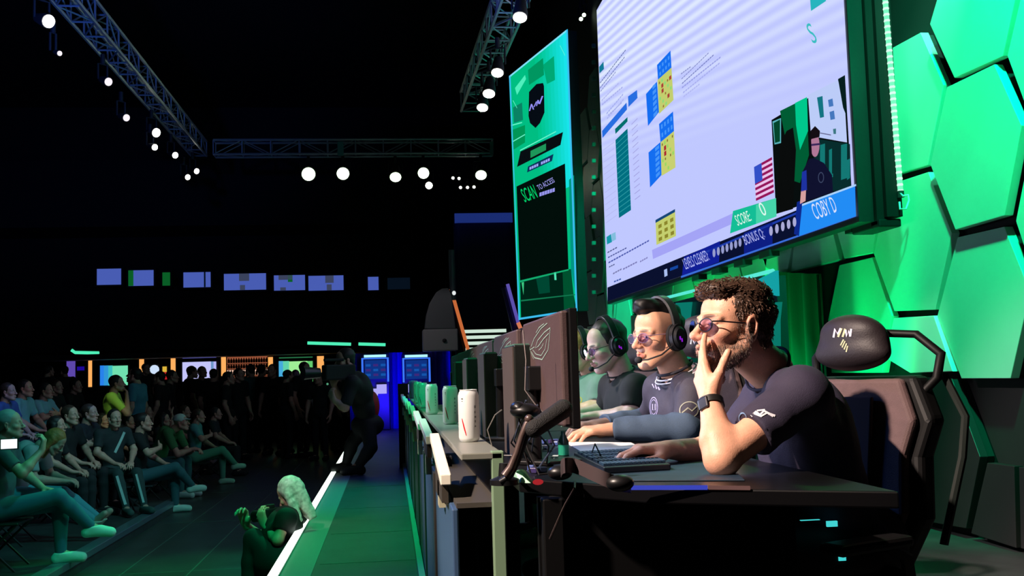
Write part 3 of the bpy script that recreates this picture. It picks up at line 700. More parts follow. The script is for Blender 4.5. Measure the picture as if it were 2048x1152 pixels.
for i, (x, y, r, lb) in enumerate(back):
    p = at(x, y, Y=TY-.1); lamp(p, r*p[1]/2100, lgn, lb, 'greenish lamps of the back truss', nrm(CAM-p)+A(0, 0, -.75 if i in (2, 4) else -.1))
p = at(858, 371, Y=TY-.1); lamp(p, .07, lw, 'small white lamp just under the greenish ones of the back truss', 'small white lamps at the back', CAM-p, .5)
for x, y in ((906, 356), (918, 357), (921, 375), (935, 375), (948, 374)):
    p = at(x, y, Y=TY+1.5); lamp(p, .03, lw, 'tiny white lamp in the cluster left of the last greenish lamp', 'tiny lamps at the back', nrm(CAM-p), .2)
for i, (x, y, r, lb) in enumerate([(1040, 32, 14, 'nearest oval white lamp of the stage truss, at the top edge'), (995, 143, 12, 'second oval white lamp of the stage truss, beside the banner corner'), (978, 185, 12, 'third oval white lamp of the stage truss'), (965, 213, 11, 'farthest and lowest oval white lamp of the stage truss')]):
    p = at(x, y, X=1.55-.12*(i > 0)); p = at(x, y, Y=min(p[1], 17.5)); lamp(p, r*p[1]/2100, lw, lb, 'lamps of the stage truss', nrm(CAM-p)+A(-.15, 0, -1.5))
for x, y, lb in ((1162, 38, 'left one of two tiny lamps above the big screen corner'), (1168, 30, 'right one of two tiny lamps above the big screen corner')):
    p = at(x, y, Y=16); lamp(p, .03, lgn, lb, 'tiny lamps above the screen', nrm(CAM-p), .3)
# ------------------------------------------------------------------ hexagon wall
HX = 3.20
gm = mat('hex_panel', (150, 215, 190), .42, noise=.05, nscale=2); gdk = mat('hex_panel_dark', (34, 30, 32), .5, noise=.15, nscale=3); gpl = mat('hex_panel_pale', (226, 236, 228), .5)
edge_m = mat('hex_edge', (14, 16, 15), .6)
def hexp(lbl, pts, m=gm, dep=0, X=HX, grp='hexagon panels of the stage wall', world=None):
    P = world if world is not None else [at(x, y, X=X-dep) for x, y in pts]
    c = sum(P)/len(P); P = [p+(c-p)*.02 for p in P]
    t = thing('hexagon_panel', lbl, 'wall panel', c, grp)
    a = np.cross(P[1]-P[0], P[2]-P[1]); P = P if a[0] < 0 else P[::-1]
    MB().prism(P, (.05, 0, 0)).build('face', m, t, bevel=.003)
    Q = [p+(c-p)*.03+A(.05, 0, 0) for p in P]; MB().prism(Q, (3.285-(X-dep)-.05, 0, 0)).build('backing', edge_m, t)
    return t
hexp('bright green hexagon panel at the top edge right of the light tube', [(1858, 49), (1908, 159), (2006, 115), (2040, -40), (1995, -140), (1900, -95)], dep=.05)
hexp('dark green hexagon panel directly right of the vertical light tube', [(1745, 115), (1842, 62), (1889, 169), (1856, 333), (1790, 352), (1700, 235)])
hexp('large bright green hexagon panel in the middle of the right wall', [(1893, 172), (1989, 125), (2045, 250), (2010, 434), (1910, 463), (1859, 330)], dep=.05)
hexp('mid green hexagon panel below the dark green one', [(1775, 368), (1857, 341), (1905, 466), (1871, 622), (1788, 625), (1746, 508)])
hexp('large green hexagon panel low on the right, under the brightest one', [(1914, 472), (2009, 450), (2062, 582), (2022, 760), (1922, 760), (1873, 632)])
hexp('green hexagon panel cut by the top right corner of the picture', [(2013, 112), (2046, -30), (2140, -60), (2190, 60), (2150, 210), (2058, 235)], dep=.04)
hexp('green hexagon panel cut by the right edge at half height', [(2030, 443), (2064, 270), (2160, 240), (2210, 370), (2180, 520), (2068, 560)])
hexp('pale mint panel behind the headrest of the near chair', [(1787, 635), (1868, 630), (1907, 744), (1820, 747), (1768, 715)], gpl, dep=.02)
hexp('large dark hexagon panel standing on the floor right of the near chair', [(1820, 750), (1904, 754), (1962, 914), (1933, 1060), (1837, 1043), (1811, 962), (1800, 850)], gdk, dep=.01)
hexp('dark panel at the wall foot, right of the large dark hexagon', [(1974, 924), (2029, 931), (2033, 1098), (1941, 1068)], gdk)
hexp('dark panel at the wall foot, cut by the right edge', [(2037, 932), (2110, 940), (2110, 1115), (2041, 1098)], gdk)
hexp('bright green panel piece under the middle of the big screen', [(1523, 511), (1584, 494), (1575, 543), (1562, 548), (1532, 536)])
hexp('bright green panel under the name at the screen corner, left part', [(1588, 480), (1664, 455), (1680, 520), (1581, 544)])
hexp('bright green panel under the right corner of the big screen', [(1669, 448), (1757, 420), (1746, 507), (1688, 518)])
hexp('green panel above the near chair headrest', [(1678, 528), (1745, 512), (1785, 632), (1765, 748), (1662, 748), (1655, 640)])
# dark pleated curtain between the panels
a, b = at(1552, 760, X=3.10), at(1656, 760, X=3.10); zt = at(1600, 543, X=3.1)[2]; mb = MB(); n = 26; V = []
for i in range(n+1):
    y = a[1]+(b[1]-a[1])*i/n; x = 3.09+.035*math.sin(i*.9)
    zz = zt+(i/n-.5)*-.12; V += [(x, y, .02), (x, y, zz), (x+.02, y, .02), (x+.02, y, zz)]
mb.v = V
for i in range(n): q = 4*i; mb.f += [(q, q+1, q+5, q+4), (q+2, q+6, q+7, q+3), (q+1, q+3, q+7, q+5)]; mb.m += [0]*3
tag(mb.build('curtain', mat('green_curtain', (20, 52, 28), .9), smooth=True), 'dark green pleated curtain behind the near player', 'curtain')
# regular panels farther along the wall, seen under and left of the screen
s = .50; y0 = 8.9; k = 0
for ci in range(11):
    y = y0+ci*1.5*s+0
    for ri in range(7):
        z = .42+ri*s*math.sqrt(3)+(ci % 2)*s*math.sqrt(3)/2
        if z > 5.4: continue
        P = [A(HX-.03*((ci+ri) % 2), y+s*.985*math.cos(a), z+s*.985*math.sin(a)) for a in np.linspace(0, 2*math.pi, 6, endpoint=False)]
        if min(p[2] for p in P) < .02: P = [A(p[0], p[1], max(p[2], .02)) for p in P]
        row = ['floor', 'second', 'third', 'fourth', 'fifth', 'sixth', 'top'][ri]
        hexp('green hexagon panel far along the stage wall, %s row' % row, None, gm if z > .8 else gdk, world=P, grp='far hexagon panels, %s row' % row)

# ------------------------------------------------------------------ big screen
SX = 2.85
def sp(x, y, l=0): return at(x, y, X=SX-.0012*l)
zb = sp(1712, 432)[2]; yn = sp(1712, 432)[1]; yf = sp(1215, 603)[1]; ztop = sp(1188, 30)[2]
scr = thing('video_wall', 'huge tilted-looking video wall showing tables and a player camera', 'video wall', (SX, (yn+yf)/2, zb))
MB().box2((SX+.004, yn-.03, zb-.04), (SX+.10, yf+.03, ztop+.04)).build('frame', blk2, scr)
dm = emit('wall_display', (194, 202, 255), 1.0); nt = dm.node_tree; e = [n for n in nt.nodes if n.type == 'EMISSION'][0]
tc = nt.nodes.new('ShaderNodeTexCoord'); sx = nt.nodes.new('ShaderNodeSeparateXYZ'); nt.links.new(tc.outputs['Object'], sx.inputs[0])
def mth(op, a, b=None, c=None):
    n = nt.nodes.new('ShaderNodeMath'); n.operation = op
    for i, v in enumerate((a, b, c)):
        if v is None: continue
        if isinstance(v, (int, float)): n.inputs[i].default_value = v
        else: nt.links.new(v, n.inputs[i])
    return n.outputs[0]
ph = mth('MULTIPLY_ADD', sx.outputs[1], -.13, sx.outputs[2])
wv = mth('SINE', mth('MULTIPLY', ph, 58.0)); wv = mth('MULTIPLY_ADD', wv, .5, .5)
fade = nt.nodes.new('ShaderNodeMapRange'); fade.inputs[1].default_value = 1.2; fade.inputs[2].default_value = 2.6; nt.links.new(mth('MULTIPLY_ADD', sx.outputs[1], -.12, sx.outputs[2]), fade.inputs[0])
mx = nt.nodes.new('ShaderNodeMix'); mx.data_type = 'RGBA'; mx.inputs[6].default_value = lin(192, 200, 255); mx.inputs[7].default_value = lin(226, 236, 255)
nt.links.new(mth('MULTIPLY', wv, fade.outputs[0]), mx.inputs[0]); nt.links.new(mx.outputs[2], e.inputs[0])
ms = [dm]; mi = {}
def em(c):
    if c not in mi: mi[c] = len(ms); ms.append(emit('scr_%d_%d_%d' % c, c))
    return mi[c]
mb = MB(); mb.add([(SX, yf, zb), (SX, yn, zb), (SX, yn, ztop), (SX, yf, ztop)], [(0, 1, 2, 3)], 0)
def q(pts, c, l=1): mb.add([sp(x, y, l) for x, y in pts], [tuple(range(len(pts)))], em(c))
def tx(s_, p0, p1, hg, c, l=3, lean=0):
    (P, fs) = dtext(s_, p0, p1, hg, lean)
    mb.add([sp(x, y, l) for x, y in P], fs, em(c))
def lerp(a, b, t): return (a[0]+(b[0]-a[0])*t, a[1]+(b[1]-a[1])*t)
def grid(TL, TR, BR, BL, nx, ny, c, l=2, gap=.18, pick=None):
    for i in range(nx):
        for j in range(ny):
            if pick and not pick(i, j): continue
            u0, u1, v0, v1 = (i+gap)/nx, (i+1-gap)/nx, (j+gap)/ny, (j+1-gap)/ny
            f = lambda u, v: lerp(lerp(TL, TR, u), lerp(BL, BR, u), v); q([f(u0, v0), f(u1, v0), f(u1, v1), f(u0, v1)], c, l)
BL1, BL2 = (20, 110, 240), (70, 150, 250)
def hexmap(a, b, c, d):   # blue table with a yellow keyed grid, corners given top left, top right, bottom right, bottom left of the upright block
    pass
# table 1
q([(1314, 130), (1341, 101), (1343, 136), (1316, 160)], BL1); q([(1292, 188), (1314, 163), (1318, 224), (1296, 252)], BL1); q([(1315, 160), (1343, 135), (1347, 200), (1318, 228)], (196, 206, 110))
grid((1303, 172), (1313, 162), (1317, 226), (1305, 240), 1, 6, BL2); grid((1316, 131), (1340, 106), (1341, 133), (1318, 157), 4, 2, BL2, gap=.25)
grid((1316, 163), (1342, 138), (1346, 198), (1319, 226), 5, 6, (150, 110, 50), 3, .28, lambda i, j: (i*3+j*5) % 7 == 0); grid((1316, 163), (1342, 138), (1346, 198), (1319, 226), 5, 6, (170, 60, 56), 4, .12, lambda i, j: (i, j) in ((1, 1), (1, 2), (4, 1), (3, 4)))
grid((1316, 163), (1342, 138), (1346, 198), (1319, 226), 5, 6, (140, 220, 120), 3, .2, lambda i, j: (i*5+j*3) % 4 == 1)
# table 2
q([(1318, 248), (1346, 223), (1348, 262), (1321, 285)], BL1); q([(1297, 305), (1321, 284), (1323, 350), (1300, 375)], BL1); q([(1321, 284), (1348, 262), (1351, 335), (1323, 352)], (200, 208, 112))
grid((1308, 296), (1320, 286), (1322, 348), (1310, 360), 1, 6, BL2); grid((1320, 247), (1345, 227), (1347, 260), (1322, 281), 4, 2, BL2, gap=.25)
R2 = ((1322, 286), (1347, 265), (1350, 332), (1324, 350)); grid(*R2, 5, 6, (130, 110, 50), 3, .28, lambda i, j: (i*3+j*5) % 6 == 0); grid(*R2, 5, 6, (170, 40, 50), 4, .08, lambda i, j: (i, j) in ((1, 1), (1, 2))); grid(*R2, 5, 6, (150, 215, 100), 3, .2, lambda i, j: (i*5+j*3) % 4 == 1)
# small third table
q([(1311, 440), (1350, 418), (1352, 472), (1313, 490)], (196, 206, 110)); q([(1311, 440), (1350, 418), (1350, 424), (1311, 446)], (20, 70, 120), 2)
grid((1314, 449), (1349, 430), (1351, 470), (1315, 487), 3, 3, (140, 134, 44), 3, .22)
# left column of tables
q([(1204, 262), (1253, 205), (1254, 219), (1205, 276)], (40, 110, 225)); q([(1256, 193), (1274, 180), (1275, 196), (1257, 214)], (40, 110, 225)); q([(1230, 258), (1255, 234), (1255, 243), (1231, 268)], (0, 110, 110))
q([(1231, 280), (1255, 257), (1262, 420), (1238, 436)], (0, 110, 128))
for i in range(15): q([lerp((1232, 288), (1239, 434), i/15), lerp((1255, 266), (1262, 418), i/15), lerp((1255, 268), (1262, 420), i/15), lerp((1232, 290), (1239, 436), i/15)], (40, 150, 160), 2)
for i in range(14):
    a_, b_ = lerp((1263, 248), (1270, 410), i/14), lerp((1275, 236), (1281, 402), i/14); q([a_, b_, (b_[0], b_[1]+1.6), (a_[0], a_[1]+1.6)], (160, 158, 220), 1)
for i in range(13):
    a_, b_ = lerp((1206, 300), (1212, 458), i/13), lerp((1228, 284), (1234, 442), i/13); q([a_, b_, (b_[0], b_[1]+1.), (a_[0], a_[1]+1.)], (176, 178, 235), 1)
for (p0, p1, w_, c_) in (((1200, 165), (1252, 98), 2.2, (70, 90, 150)), ((1200, 175), (1250, 112), 2.2, (90, 104, 170)), ((1201, 182), (1232, 142), 2, (110, 120, 190)), ((1203, 200), (1238, 164), 3, (176, 180, 240)), ((1204, 208), (1246, 172), 3, (166, 172, 236)), ((1213, 226), (1247, 186), 3, (160, 170, 236)), ((1214, 236), (1248, 196), 3, (170, 178, 238)), ((1216, 230), (1244, 204), 2, (150, 160, 226)),
                       ((1362, 147), (1382, 132), 2, (120, 126, 190)), ((1363, 157), (1418, 104), 2, (126, 132, 196)), ((1364, 166), (1428, 108), 2.4, (112, 120, 190)), ((1364, 174), (1442, 112), 3, (150, 156, 228)), ((1366, 184), (1440, 124), 3, (166, 172, 238)), ((1367, 192), (1400, 166), 3, (176, 182, 242)),
                       ((1215, 504), (1235, 493), 2.4, (70, 80, 130)), ((1216, 514), (1254, 494), 2.4, (70, 80, 150)), ((1217, 524), (1299, 479), 3, (70, 84, 170)), ((1218, 533), (1230, 527), 2.4, (80, 90, 140)), ((1226, 546), (1244, 536), 3, (120, 120, 170)), ((1246, 537), (1275, 522), 3, (120, 120, 180)), ((1280, 522), (1296, 513), 3, (130, 130, 190)), ((1228, 562), (1243, 556), 3, (60, 90, 170))):
    d_ = A(p1[0]-p0[0], p1[1]-p0[1]); n_ = int(np.linalg.norm(d_)/6)+1
    for i in range(n_):
        a_, b_ = lerp(p0, p1, i/n_), lerp(p0, p1, (i+.78)/n_); q([a_, b_, (b_[0], b_[1]+w_), (a_[0], a_[1]+w_)], c_, 1)
q([(1198, 134), (1207, 123), (1208, 138), (1199, 147)], (20, 120, 150)); q([(1213, 474), (1222, 468), (1224, 484), (1214, 489)], (20, 150, 170)); q([(1223, 468), (1231, 464), (1232, 479), (1224, 483)], (130, 190, 220))
q([(1304, 500), (1478, 421), (1475, 443), (1306, 518)], (164, 164, 246)); 
q([(1620, -4), (1650, -20), (1652, 2), (1622, 22)], (40, 180, 190)); tx('S', (1626, 88), (1636, 84), 42, (60, 190, 195), 1)
# player camera window: stage seen again
q([(1543, 240), (1690, 152), (1703, 375), (1552, 428)], (8, 14, 14)); q([(1560, 222), (1612, 196), (1618, 310), (1600, 366), (1588, 362)], (0, 92, 52), 2); q([(1590, 206), (1614, 194), (1616, 262), (1600, 300), (1592, 250)], (0, 200, 140), 3)
q([(1573, 262), (1586, 255), (1592, 300), (1586, 418), (1552, 428), (1560, 290)], (10, 12, 12), 3)
q([(1616, 190), (1676, 160), (1690, 215), (1694, 285), (1622, 272)], (188, 204, 248), 3); q([(1634, 195), (1645, 192), (1648, 234), (1640, 236)], (20, 116, 130), 4); q([(1656, 200), (1665, 197), (1667, 212), (1658, 214)], (70, 120, 190), 4); q([(1659, 224), (1668, 221), (1670, 238), (1661, 240)], (70, 120, 190), 4); q([(1666, 258), (1672, 257), (1672, 268), (1667, 268)], (60, 120, 130), 4); q([(1640, 265), (1662, 269), (1662, 271), (1640, 267)], (100, 100, 140), 4)
q([(1676, 158), (1690, 150), (1694, 235), (1686, 215)], (6, 30, 30), 4)
q([(1545, 243), (1562, 236), (1562, 286), (1549, 289)], (90, 180, 190), 3); q([(1547, 246), (1560, 239), (1560, 283), (1550, 286)], (4, 70, 44), 4)
q([(1622, 276), (1700, 288), (1702, 372), (1640, 392)], (8, 44, 44), 4); 
for (x_, y_, w_, h_) in ((1640, 290, 10, 50), (1658, 300, 6, 60), (1682, 290, 12, 70), (1694, 320, 6, 40), (1650, 350, 16, 8)): q([(x_, y_), (x_+w_, y_-3), (x_+w_, y_+h_-4), (x_, y_+h_)], (20, 120, 116), 5)
def oval(c, rx, ry, col, l, n=18): q([(c[0]+rx*math.cos(-a), c[1]+ry*math.sin(-a)) for a in np.linspace(0, 2*math.pi, n, endpoint=False)], col, l)
q([(1604, 345), (1618, 318), (1628, 316), (1648, 326), (1664, 350), (1666, 384), (1608, 404)], (16, 18, 46), 6); q([(1602, 382), (1612, 380), (1611, 402), (1600, 408)], (214, 160, 160), 7); q([(1604, 344), (1613, 340), (1614, 380), (1602, 384)], (30, 50, 160), 7)
oval((1630, 290), 9, 24, (176, 120, 150), 7); q([(1620, 290), (1621, 262), (1630, 252), (1640, 262), (1639, 274), (1623, 278)], (20, 14, 20), 8); q([(1622, 288), (1640, 286), (1640, 290), (1622, 292)], (60, 40, 90), 8); q([(1618, 278), (1622, 275), (1624, 312), (1619, 308)], (14, 12, 20), 8); oval((1642, 355), 6, 11, (60, 70, 100), 8); oval((1642, 355), 4.5, 9, (16, 18, 46), 9)
# flag
q([(1508, 334), (1544, 314), (1548, 385), (1512, 402)], (236, 196, 236))
for i in range(7): a_, b_ = lerp((1508, 334), (1512, 402), i/6.5), lerp((1544, 314), (1548, 385), i/6.5); a2, b2 = lerp((1508, 334), (1512, 402), (i+.5)/6.5), lerp((1544, 314), (1548, 385), (i+.5)/6.5); q([a_, b_, b2, a2], (150, 20, 90), 2)
q([(1508, 334), (1523, 326), (1525, 360), (1510, 368)], (50, 80, 200), 3)
# lower bar
q([(1215, 575), (1712, 372), (1712, 432), (1215, 603)], (10, 16, 46)); q([(1365, 522), (1710, 374), (1711, 378), (1367, 526)], (30, 60, 170), 2); q([(1362, 552), (1711, 430), (1712, 433), (1362, 556)], (60, 110, 220), 2)
q([(1368, 514), (1440, 482), (1438, 524), (1364, 551)], (16, 30, 150), 2); q([(1488, 466), (1545, 444), (1545, 488), (1488, 508)], (14, 30, 130), 2); q([(1604, 412), (1710, 371), (1712, 432), (1598, 472)], (34, 140, 245), 4); q([(1594, 404), (1606, 400), (1598, 472), (1588, 468)], (14, 40, 140), 3)
q([(1466, 422), (1552, 396), (1553, 433), (1460, 467)], (20, 190, 150), 3); q([(1512, 410), (1552, 396), (1553, 433), (1512, 448)], (70, 212, 170), 4)
q([(1604, 408), (1712, 368), (1712, 372), (1604, 412)], (170, 210, 250), 5)
tx('SCORE:', (1476, 452), (1504, 441), 22, (222, 250, 240), 5); tx('0', (1526, 433), (1535, 429), 28, (222, 250, 240), 5)
tx('LEVELS CLEARED:', (1372, 539), (1420, 520), 22, (178, 186, 250), 5); tx('BONUS Q:', (1493, 494), (1532, 478), 24, (178, 186, 250), 5); tx('COBY D', (1632, 440), (1676, 423), 33, (214, 226, 252), 6)
for i in range(7): c_ = lerp((1428, 506), (1480, 485), i/6); oval(c_, 3.0, 8.5, (150, 156, 206), 5)
for i in range(5): c_ = lerp((1542, 462), (1589, 444), i/4); oval(c_, 3.6, 9.5, (170, 170, 214), 5)
q([(1328, 540), (1334, 537), (1335, 551), (1329, 554)], (170, 190, 240), 4); q([(1340, 536), (1356, 530), (1356, 536), (1340, 542)], (20, 70, 160), 4)
mb.build('display', ms, scr)
for x_ in (1392, 1432, 1478, 1530): c_ = sp(x_, 545-(x_-1392)*.36)+A(.03, 0, -.05); MB().box(c_, (.08, .22, .05)).build('hanging_foot', black, scr)
# near end of the screen: rig frame with the light tube
rf = thing('screen_rig', 'black rig frame at the right end of the video wall', 'rig', (2.98, yn, zb))
x0, x1 = SX+.105, 3.10; mbx = MB().box2((x0, yn-.06, zb-.06), (x0+.05, yn+.02, ztop+1)).box2((x1-.10, yn-.10, zb-.02), (x1, yn+.05, ztop+1)).box2((x0, yn+.3, zb-.06), (x1, yn+.4, ztop+1))
rk = mat('rig_black', (7, 7, 8), .7, spec=.2); mbx.build('post', rk, rf); gb = mat('rig_block', (70, 96, 86), .5)
for i in range(12): MB().box2((x0+.052, yn-.05, zb+.1+i*.25), (x1-.102, yn+.0, zb+.15+i*.25)).build('rung', gb if i % 2 else rk, rf)
MB().box2((x0, yn-.08, zb-.08), (x1, yn+.3, zb-.03)).build('bottom_beam', rk, rf, bevel=.01)
t = thing('light_tube', 'vertical tube of pale green light beside the hexagon panels', 'light tube', at(1801, 380, Y=yn-.12))
pa, pb = at(1801, 382, Y=yn-.12), at(1768, -30, Y=yn-.12); MB().tube([pa, pb], .016, 10).build('tube', emit('tube_mint', (120, 250, 190), 1.1), t, smooth=True)
mbb = MB(); [mbb.ell(pa+(pb-pa)*i/34, .0195, n=8) for i in range(34)]; mbb.build('diode', emit('tube_diode', (205, 255, 225), 1.2), t)
MB().tube([at(1800, 386, Y=yn-.13), at(1806, 392, Y=yn-.14), at(1816, 390, Y=yn-.14), at(1818, 400, Y=yn-.14), at(1812, 418, Y=yn-.14), at(1800, 418, Y=yn-.14), at(1799, 404, Y=yn-.13)], .0065, 8).build('cable_loop', mat('loop_cable', (200, 240, 215), .4), t, smooth=True)
MB().tube([pa+A(0, 0, .0), pa-A(0, 0, .04)], .02, 10).build('end_cap', black, t)

# ------------------------------------------------------------------ banner screen
Yn, Yf = 14.5, 16.6; bn = A(*at(1155, 622, Y=Yn)); bf = A(*at(1037, 640, Y=Yf)); N = nrm(np.cross(bf-bn, A(0, 0, 1))); N = N if N @ (CAM-bn) > 0 else -N
def np_(x, y, l=0): return on_plane(x, y, bn+N*.0025*l, N)
bs = thing('banner_screen', 'tall glowing green banner screen left of the video wall', 'banner screen', (bn+bf)/2)
C4 = [(1037, 640), (1155, 622), (1132, 60), (1018, 152)]
MB().prism([np_(x, y)-N*.01 for x, y in C4], -N*.16).build('frame', black, bs)
ms2 = []; mi2 = {}
def em2(c):
    if c not in mi2: mi2[c] = len(ms2); ms2.append(emit('ban_%d_%d_%d' % c, c))
    return mi2[c]
mb = MB()
def qb(pts, c, l=1): mb.add([np_(x, y, l) for x, y in pts], [tuple(range(len(pts)))], em2(c))
def tb_(s_, p0, p1, hg, c, l=5):
    P, fs = dtext(s_, p0, p1, hg); mb.add([np_(x, y, l) for x, y in P], fs, em2(c))
qb(C4, (0, 190, 130), 0)
for i in range(9):   # artwork: cyan towards the right
    u0, u1 = .45+i*.061, .45+(i+1)*.061; f = lambda u, top: lerp((1018, 152), (1132, 60), u) if top else lerp((1029, 420), (1147, 370), u)
    qb([f(u0, 1), f(u1, 1), f(u1, 0), f(u0, 0)], (int(0+i*3), int(196+i*4), int(140+i*12)), 1)
for pts, c in (([(1056, 140), (1086, 116), (1088, 150), (1058, 170)], (0, 150, 96)), ([(1024, 260), (1050, 250), (1050, 285), (1026, 300)], (0, 150, 86)), ([(1086, 130), (1108, 112), (1110, 160), (1094, 168)], (0, 168, 116)), ([(1026, 215), (1044, 205), (1046, 240), (1028, 246)], (10, 130, 100)), ([(1030, 176), (1050, 150), (1052, 158), (1034, 190)], (80, 240, 190))): qb(pts, c, 2)
for a_, b_ in (((1022, 250), (1044, 244)), ((1024, 283), (1050, 268)), ((1040, 300), (1112, 262)), ((1120, 90), (1130, 110)), ((1026, 200), (1034, 215))): qb([a_, b_, (b_[0], b_[1]+2), (a_[0], a_[1]+2)], (110, 250, 210), 3)
# shield badge
qb([(1058, 184), (1073, 168), (1086, 166), (1088, 172), (1089, 225), (1080, 246), (1071, 256), (1060, 246), (1057, 232)], (6, 12, 20), 3); [qb(list(map(tuple, dline(l_, w_)[0]))[:0] or [(l_[0][0]-w_/2, l_[0][1]), (l_[0][0]+w_/2, l_[0][1]), (l_[1][0]+w_/2, l_[1][1]), (l_[1][0]-w_/2, l_[1][1])], (150, 146, 250), 4) for l_, w_ in ((((1059, 222), (1063, 208)), 2.4), (((1063, 208), (1067, 219)), 2.6), (((1068, 214), (1073, 203)), 2), (((1073, 212), (1076, 200)), 2), (((1076, 200), (1078, 208)), 2.6), (((1079, 208), (1085, 192)), 3))]
qb([(1041, 303), (1126, 264), (1121, 290), (1034, 334)], (8, 14, 18), 3); qb([(1061, 302), (1092, 287), (1092, 300), (1061, 316)], (30, 150, 90), 4); qb([(1056, 333), (1107, 308), (1104, 322), (1054, 345)], (10, 50, 90), 3); [qb([(1059+i*4.6, 340-i*2.1), (1062.6+i*4.6, 338.4-i*2.1), (1062.6+i*4.6, 333-i*2.1), (1059+i*4.6, 334.6-i*2.1)], (160, 170, 250), 4) for i in range(9) if i != 4]
qb([(1033, 373), (1130, 327), (1137, 538), (1040, 560)], (2, 14, 10), 3); tb_('SCAN', (1050, 405), (1076, 395), 28, (0, 214, 110), 4); tb_('TO ACCESS', (1078, 381), (1110, 364), 11, (160, 160, 240), 4); [qb([(1079+i*5.2, 393-i*1.7), (1083.4+i*5.2, 391.6-i*1.7), (1083.4+i*5.2, 384-i*1.7), (1079+i*5.2, 385.6-i*1.7)], (150, 150, 236), 4) for i in range(6)]
qb([(1040, 560), (1137, 538), (1153, 619), (1042, 637)], (0, 34, 22), 2); qb([(1040, 561), (1137, 538), (1137, 541), (1040, 565)], (20, 170, 110), 4); qb([(1042, 600), (1152, 588), (1152, 590), (1042, 603)], (20, 120, 80), 4)
qb([(1125, 541), (1142, 538), (1150, 617), (1128, 620)], (0, 80, 46), 3); qb([(1072, 556), (1098, 549), (1100, 585), (1078, 588)], (0, 70, 50), 3); qb([(1043, 565), (1048, 564), (1047, 590)], (60, 200, 130), 4); qb([(1108, 545), (1112, 544), (1113, 560), (1109, 560)], (80, 230, 180), 4)
qb([(1138, 360), (1148, 350), (1154, 600), (1142, 540)], (0, 150, 130), 2)
bl = (60, 190, 240)
for a_, b_, w_ in (((1018, 152), (1037, 640), 3), ((1132, 60), (1155, 622), 3.5)): qb([a_, (a_[0]+w_, a_[1]-2), (b_[0]+w_*(-1 if a_[0] > 1100 else 1)*0, b_[1]), (b_[0]-w_ if a_[0] > 1100 else b_[0]+w_, b_[1])], bl, 6)
qb([(1037, 636), (1155, 618), (1155, 622), (1037, 640)], bl, 6); qb([(1018, 152), (1132, 60), (1132, 64), (1018, 156)], (130, 225, 250), 6)
mb.build('display', ms2, bs)
for i in range(16): p = np_(1158, 90+i*33)-N*.12+A(.10, 0, 0); MB().box(p, (.05, .05, .05)).build('rig_block', gb, bs)
# ---- low teal light wall behind the players
t = thing('light_wall', 'low teal lit glass wall standing behind the players', 'light wall', (2.38, 7.8, 0))
def lp(x, y, o=0): return at(x, y, X=2.38-o)
ya, yb_ = lp(1553, 560)[1], lp(1319, 600)[1]; zt_ = lp(1553, 541)[2]
MB().box2((2.38, ya, 0), (2.44, yb_, zt_-.03)).build('panel', mat('teal_glass', (14, 46, 48), .25), t)
MB().tube([A(2.36, ya, zt_), A(2.36, yb_, lp(1319, 600)[2])], .013, 8).tube([A(2.36, yb_, lp(1319, 600)[2]), A(2.36, yb_, .9)], .010, 8).build('edge_tube', emit('teal_edge', (90, 235, 215), 1.0), t, smooth=True)
te = mat('teal_pillar', (50, 190, 170), .3); tg = emit('teal_glow', (10, 118, 104))
for (x_, w_) in ((1365, 14), (1545, 12)):
    mbp = MB(); P = [lp(x_-w_, 606, .03), lp(x_+w_, 604, .03), lp(x_+w_*.7, 640, .03), lp(x_+w_*.8, 760, .03), lp(x_-w_*.8, 760, .03), lp(x_-w_*.7, 640, .03)]
    mbp.prism(P, (.025, 0, 0)); mbp.build('pillar', tg, t)
MB().prism([lp(1498, 568, .03), lp(1551, 541, .03), lp(1553, 592, .03), lp(1530, 585, .03)], (.02, 0, 0)).build('corner_glow', emit('cyan_corner', (20, 160, 165)), t)
MB().tube([lp(1385, 640, .04), lp(1440, 612, .04)], .006, 6).tube([lp(1330, 760, .04), lp(1395, 700, .04)], .012, 6).build('brace', emit('teal_brace', (20, 130, 96)), t)
# ------------------------------------------------------------------ counter ledge with cans
cw = mat('counter_laminate', (128, 130, 120), .35, noise=.04, nscale=8); cwd = mat('counter_inner', (70, 66, 60), .55); cblue = mat('facade_blue', (58, 84, 116), .45, noise=.05)
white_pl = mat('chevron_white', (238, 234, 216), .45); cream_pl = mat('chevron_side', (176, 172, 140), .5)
LY0, LY1 = 2.79, 11.8; LX0, LX1 = .182, .292
ctr = thing('counter', 'long narrow pale counter ledge running along the stage front', 'counter', (.23, LY0, 0))
MB().box2((LX0, LY0, .782), (LX1, LY1, .80)).build('top', cw, ctr, bevel=.003)
MB().box2((.168, LY0+.03, .655), (LX1, LY1, .668)).build('shelf', cwd, ctr)
MB().box2((LX1-.030, LY0, 0), (LX1+.003, LY0+.04, .803)).build('end_panel', mat('end_panel', (124, 152, 122), .4), ctr, bevel=.003)
MB().box2((LX1-.045, LY0+.45, 0), (LX1-.035, LY0+.49, .6)).build('inner_post', mat('inner_post', (90, 96, 90), .5), ctr)
MB().box2((LX1-.012, LY0+.04, .1), (LX1, LY1, .782)).build('back_board', mat('ctr_back', (24, 22, 22), .6), ctr)
for i in range(8):
    y = LY0+.02+i*1.13; MB().box2((.155, y, .02), (.172, y+1.02, .655)).build('front_panel', cblue, ctr, bevel=.004)
    MB().box2((.148, y+1.03, .0), (.175, y+1.12, .655)).build('pilaster', cwd, ctr)
MB().box2((.120, 3.6, 0), (.150, LY1, .045)).build('kickboard', mat('kick', (120, 150, 140), .5), ctr)
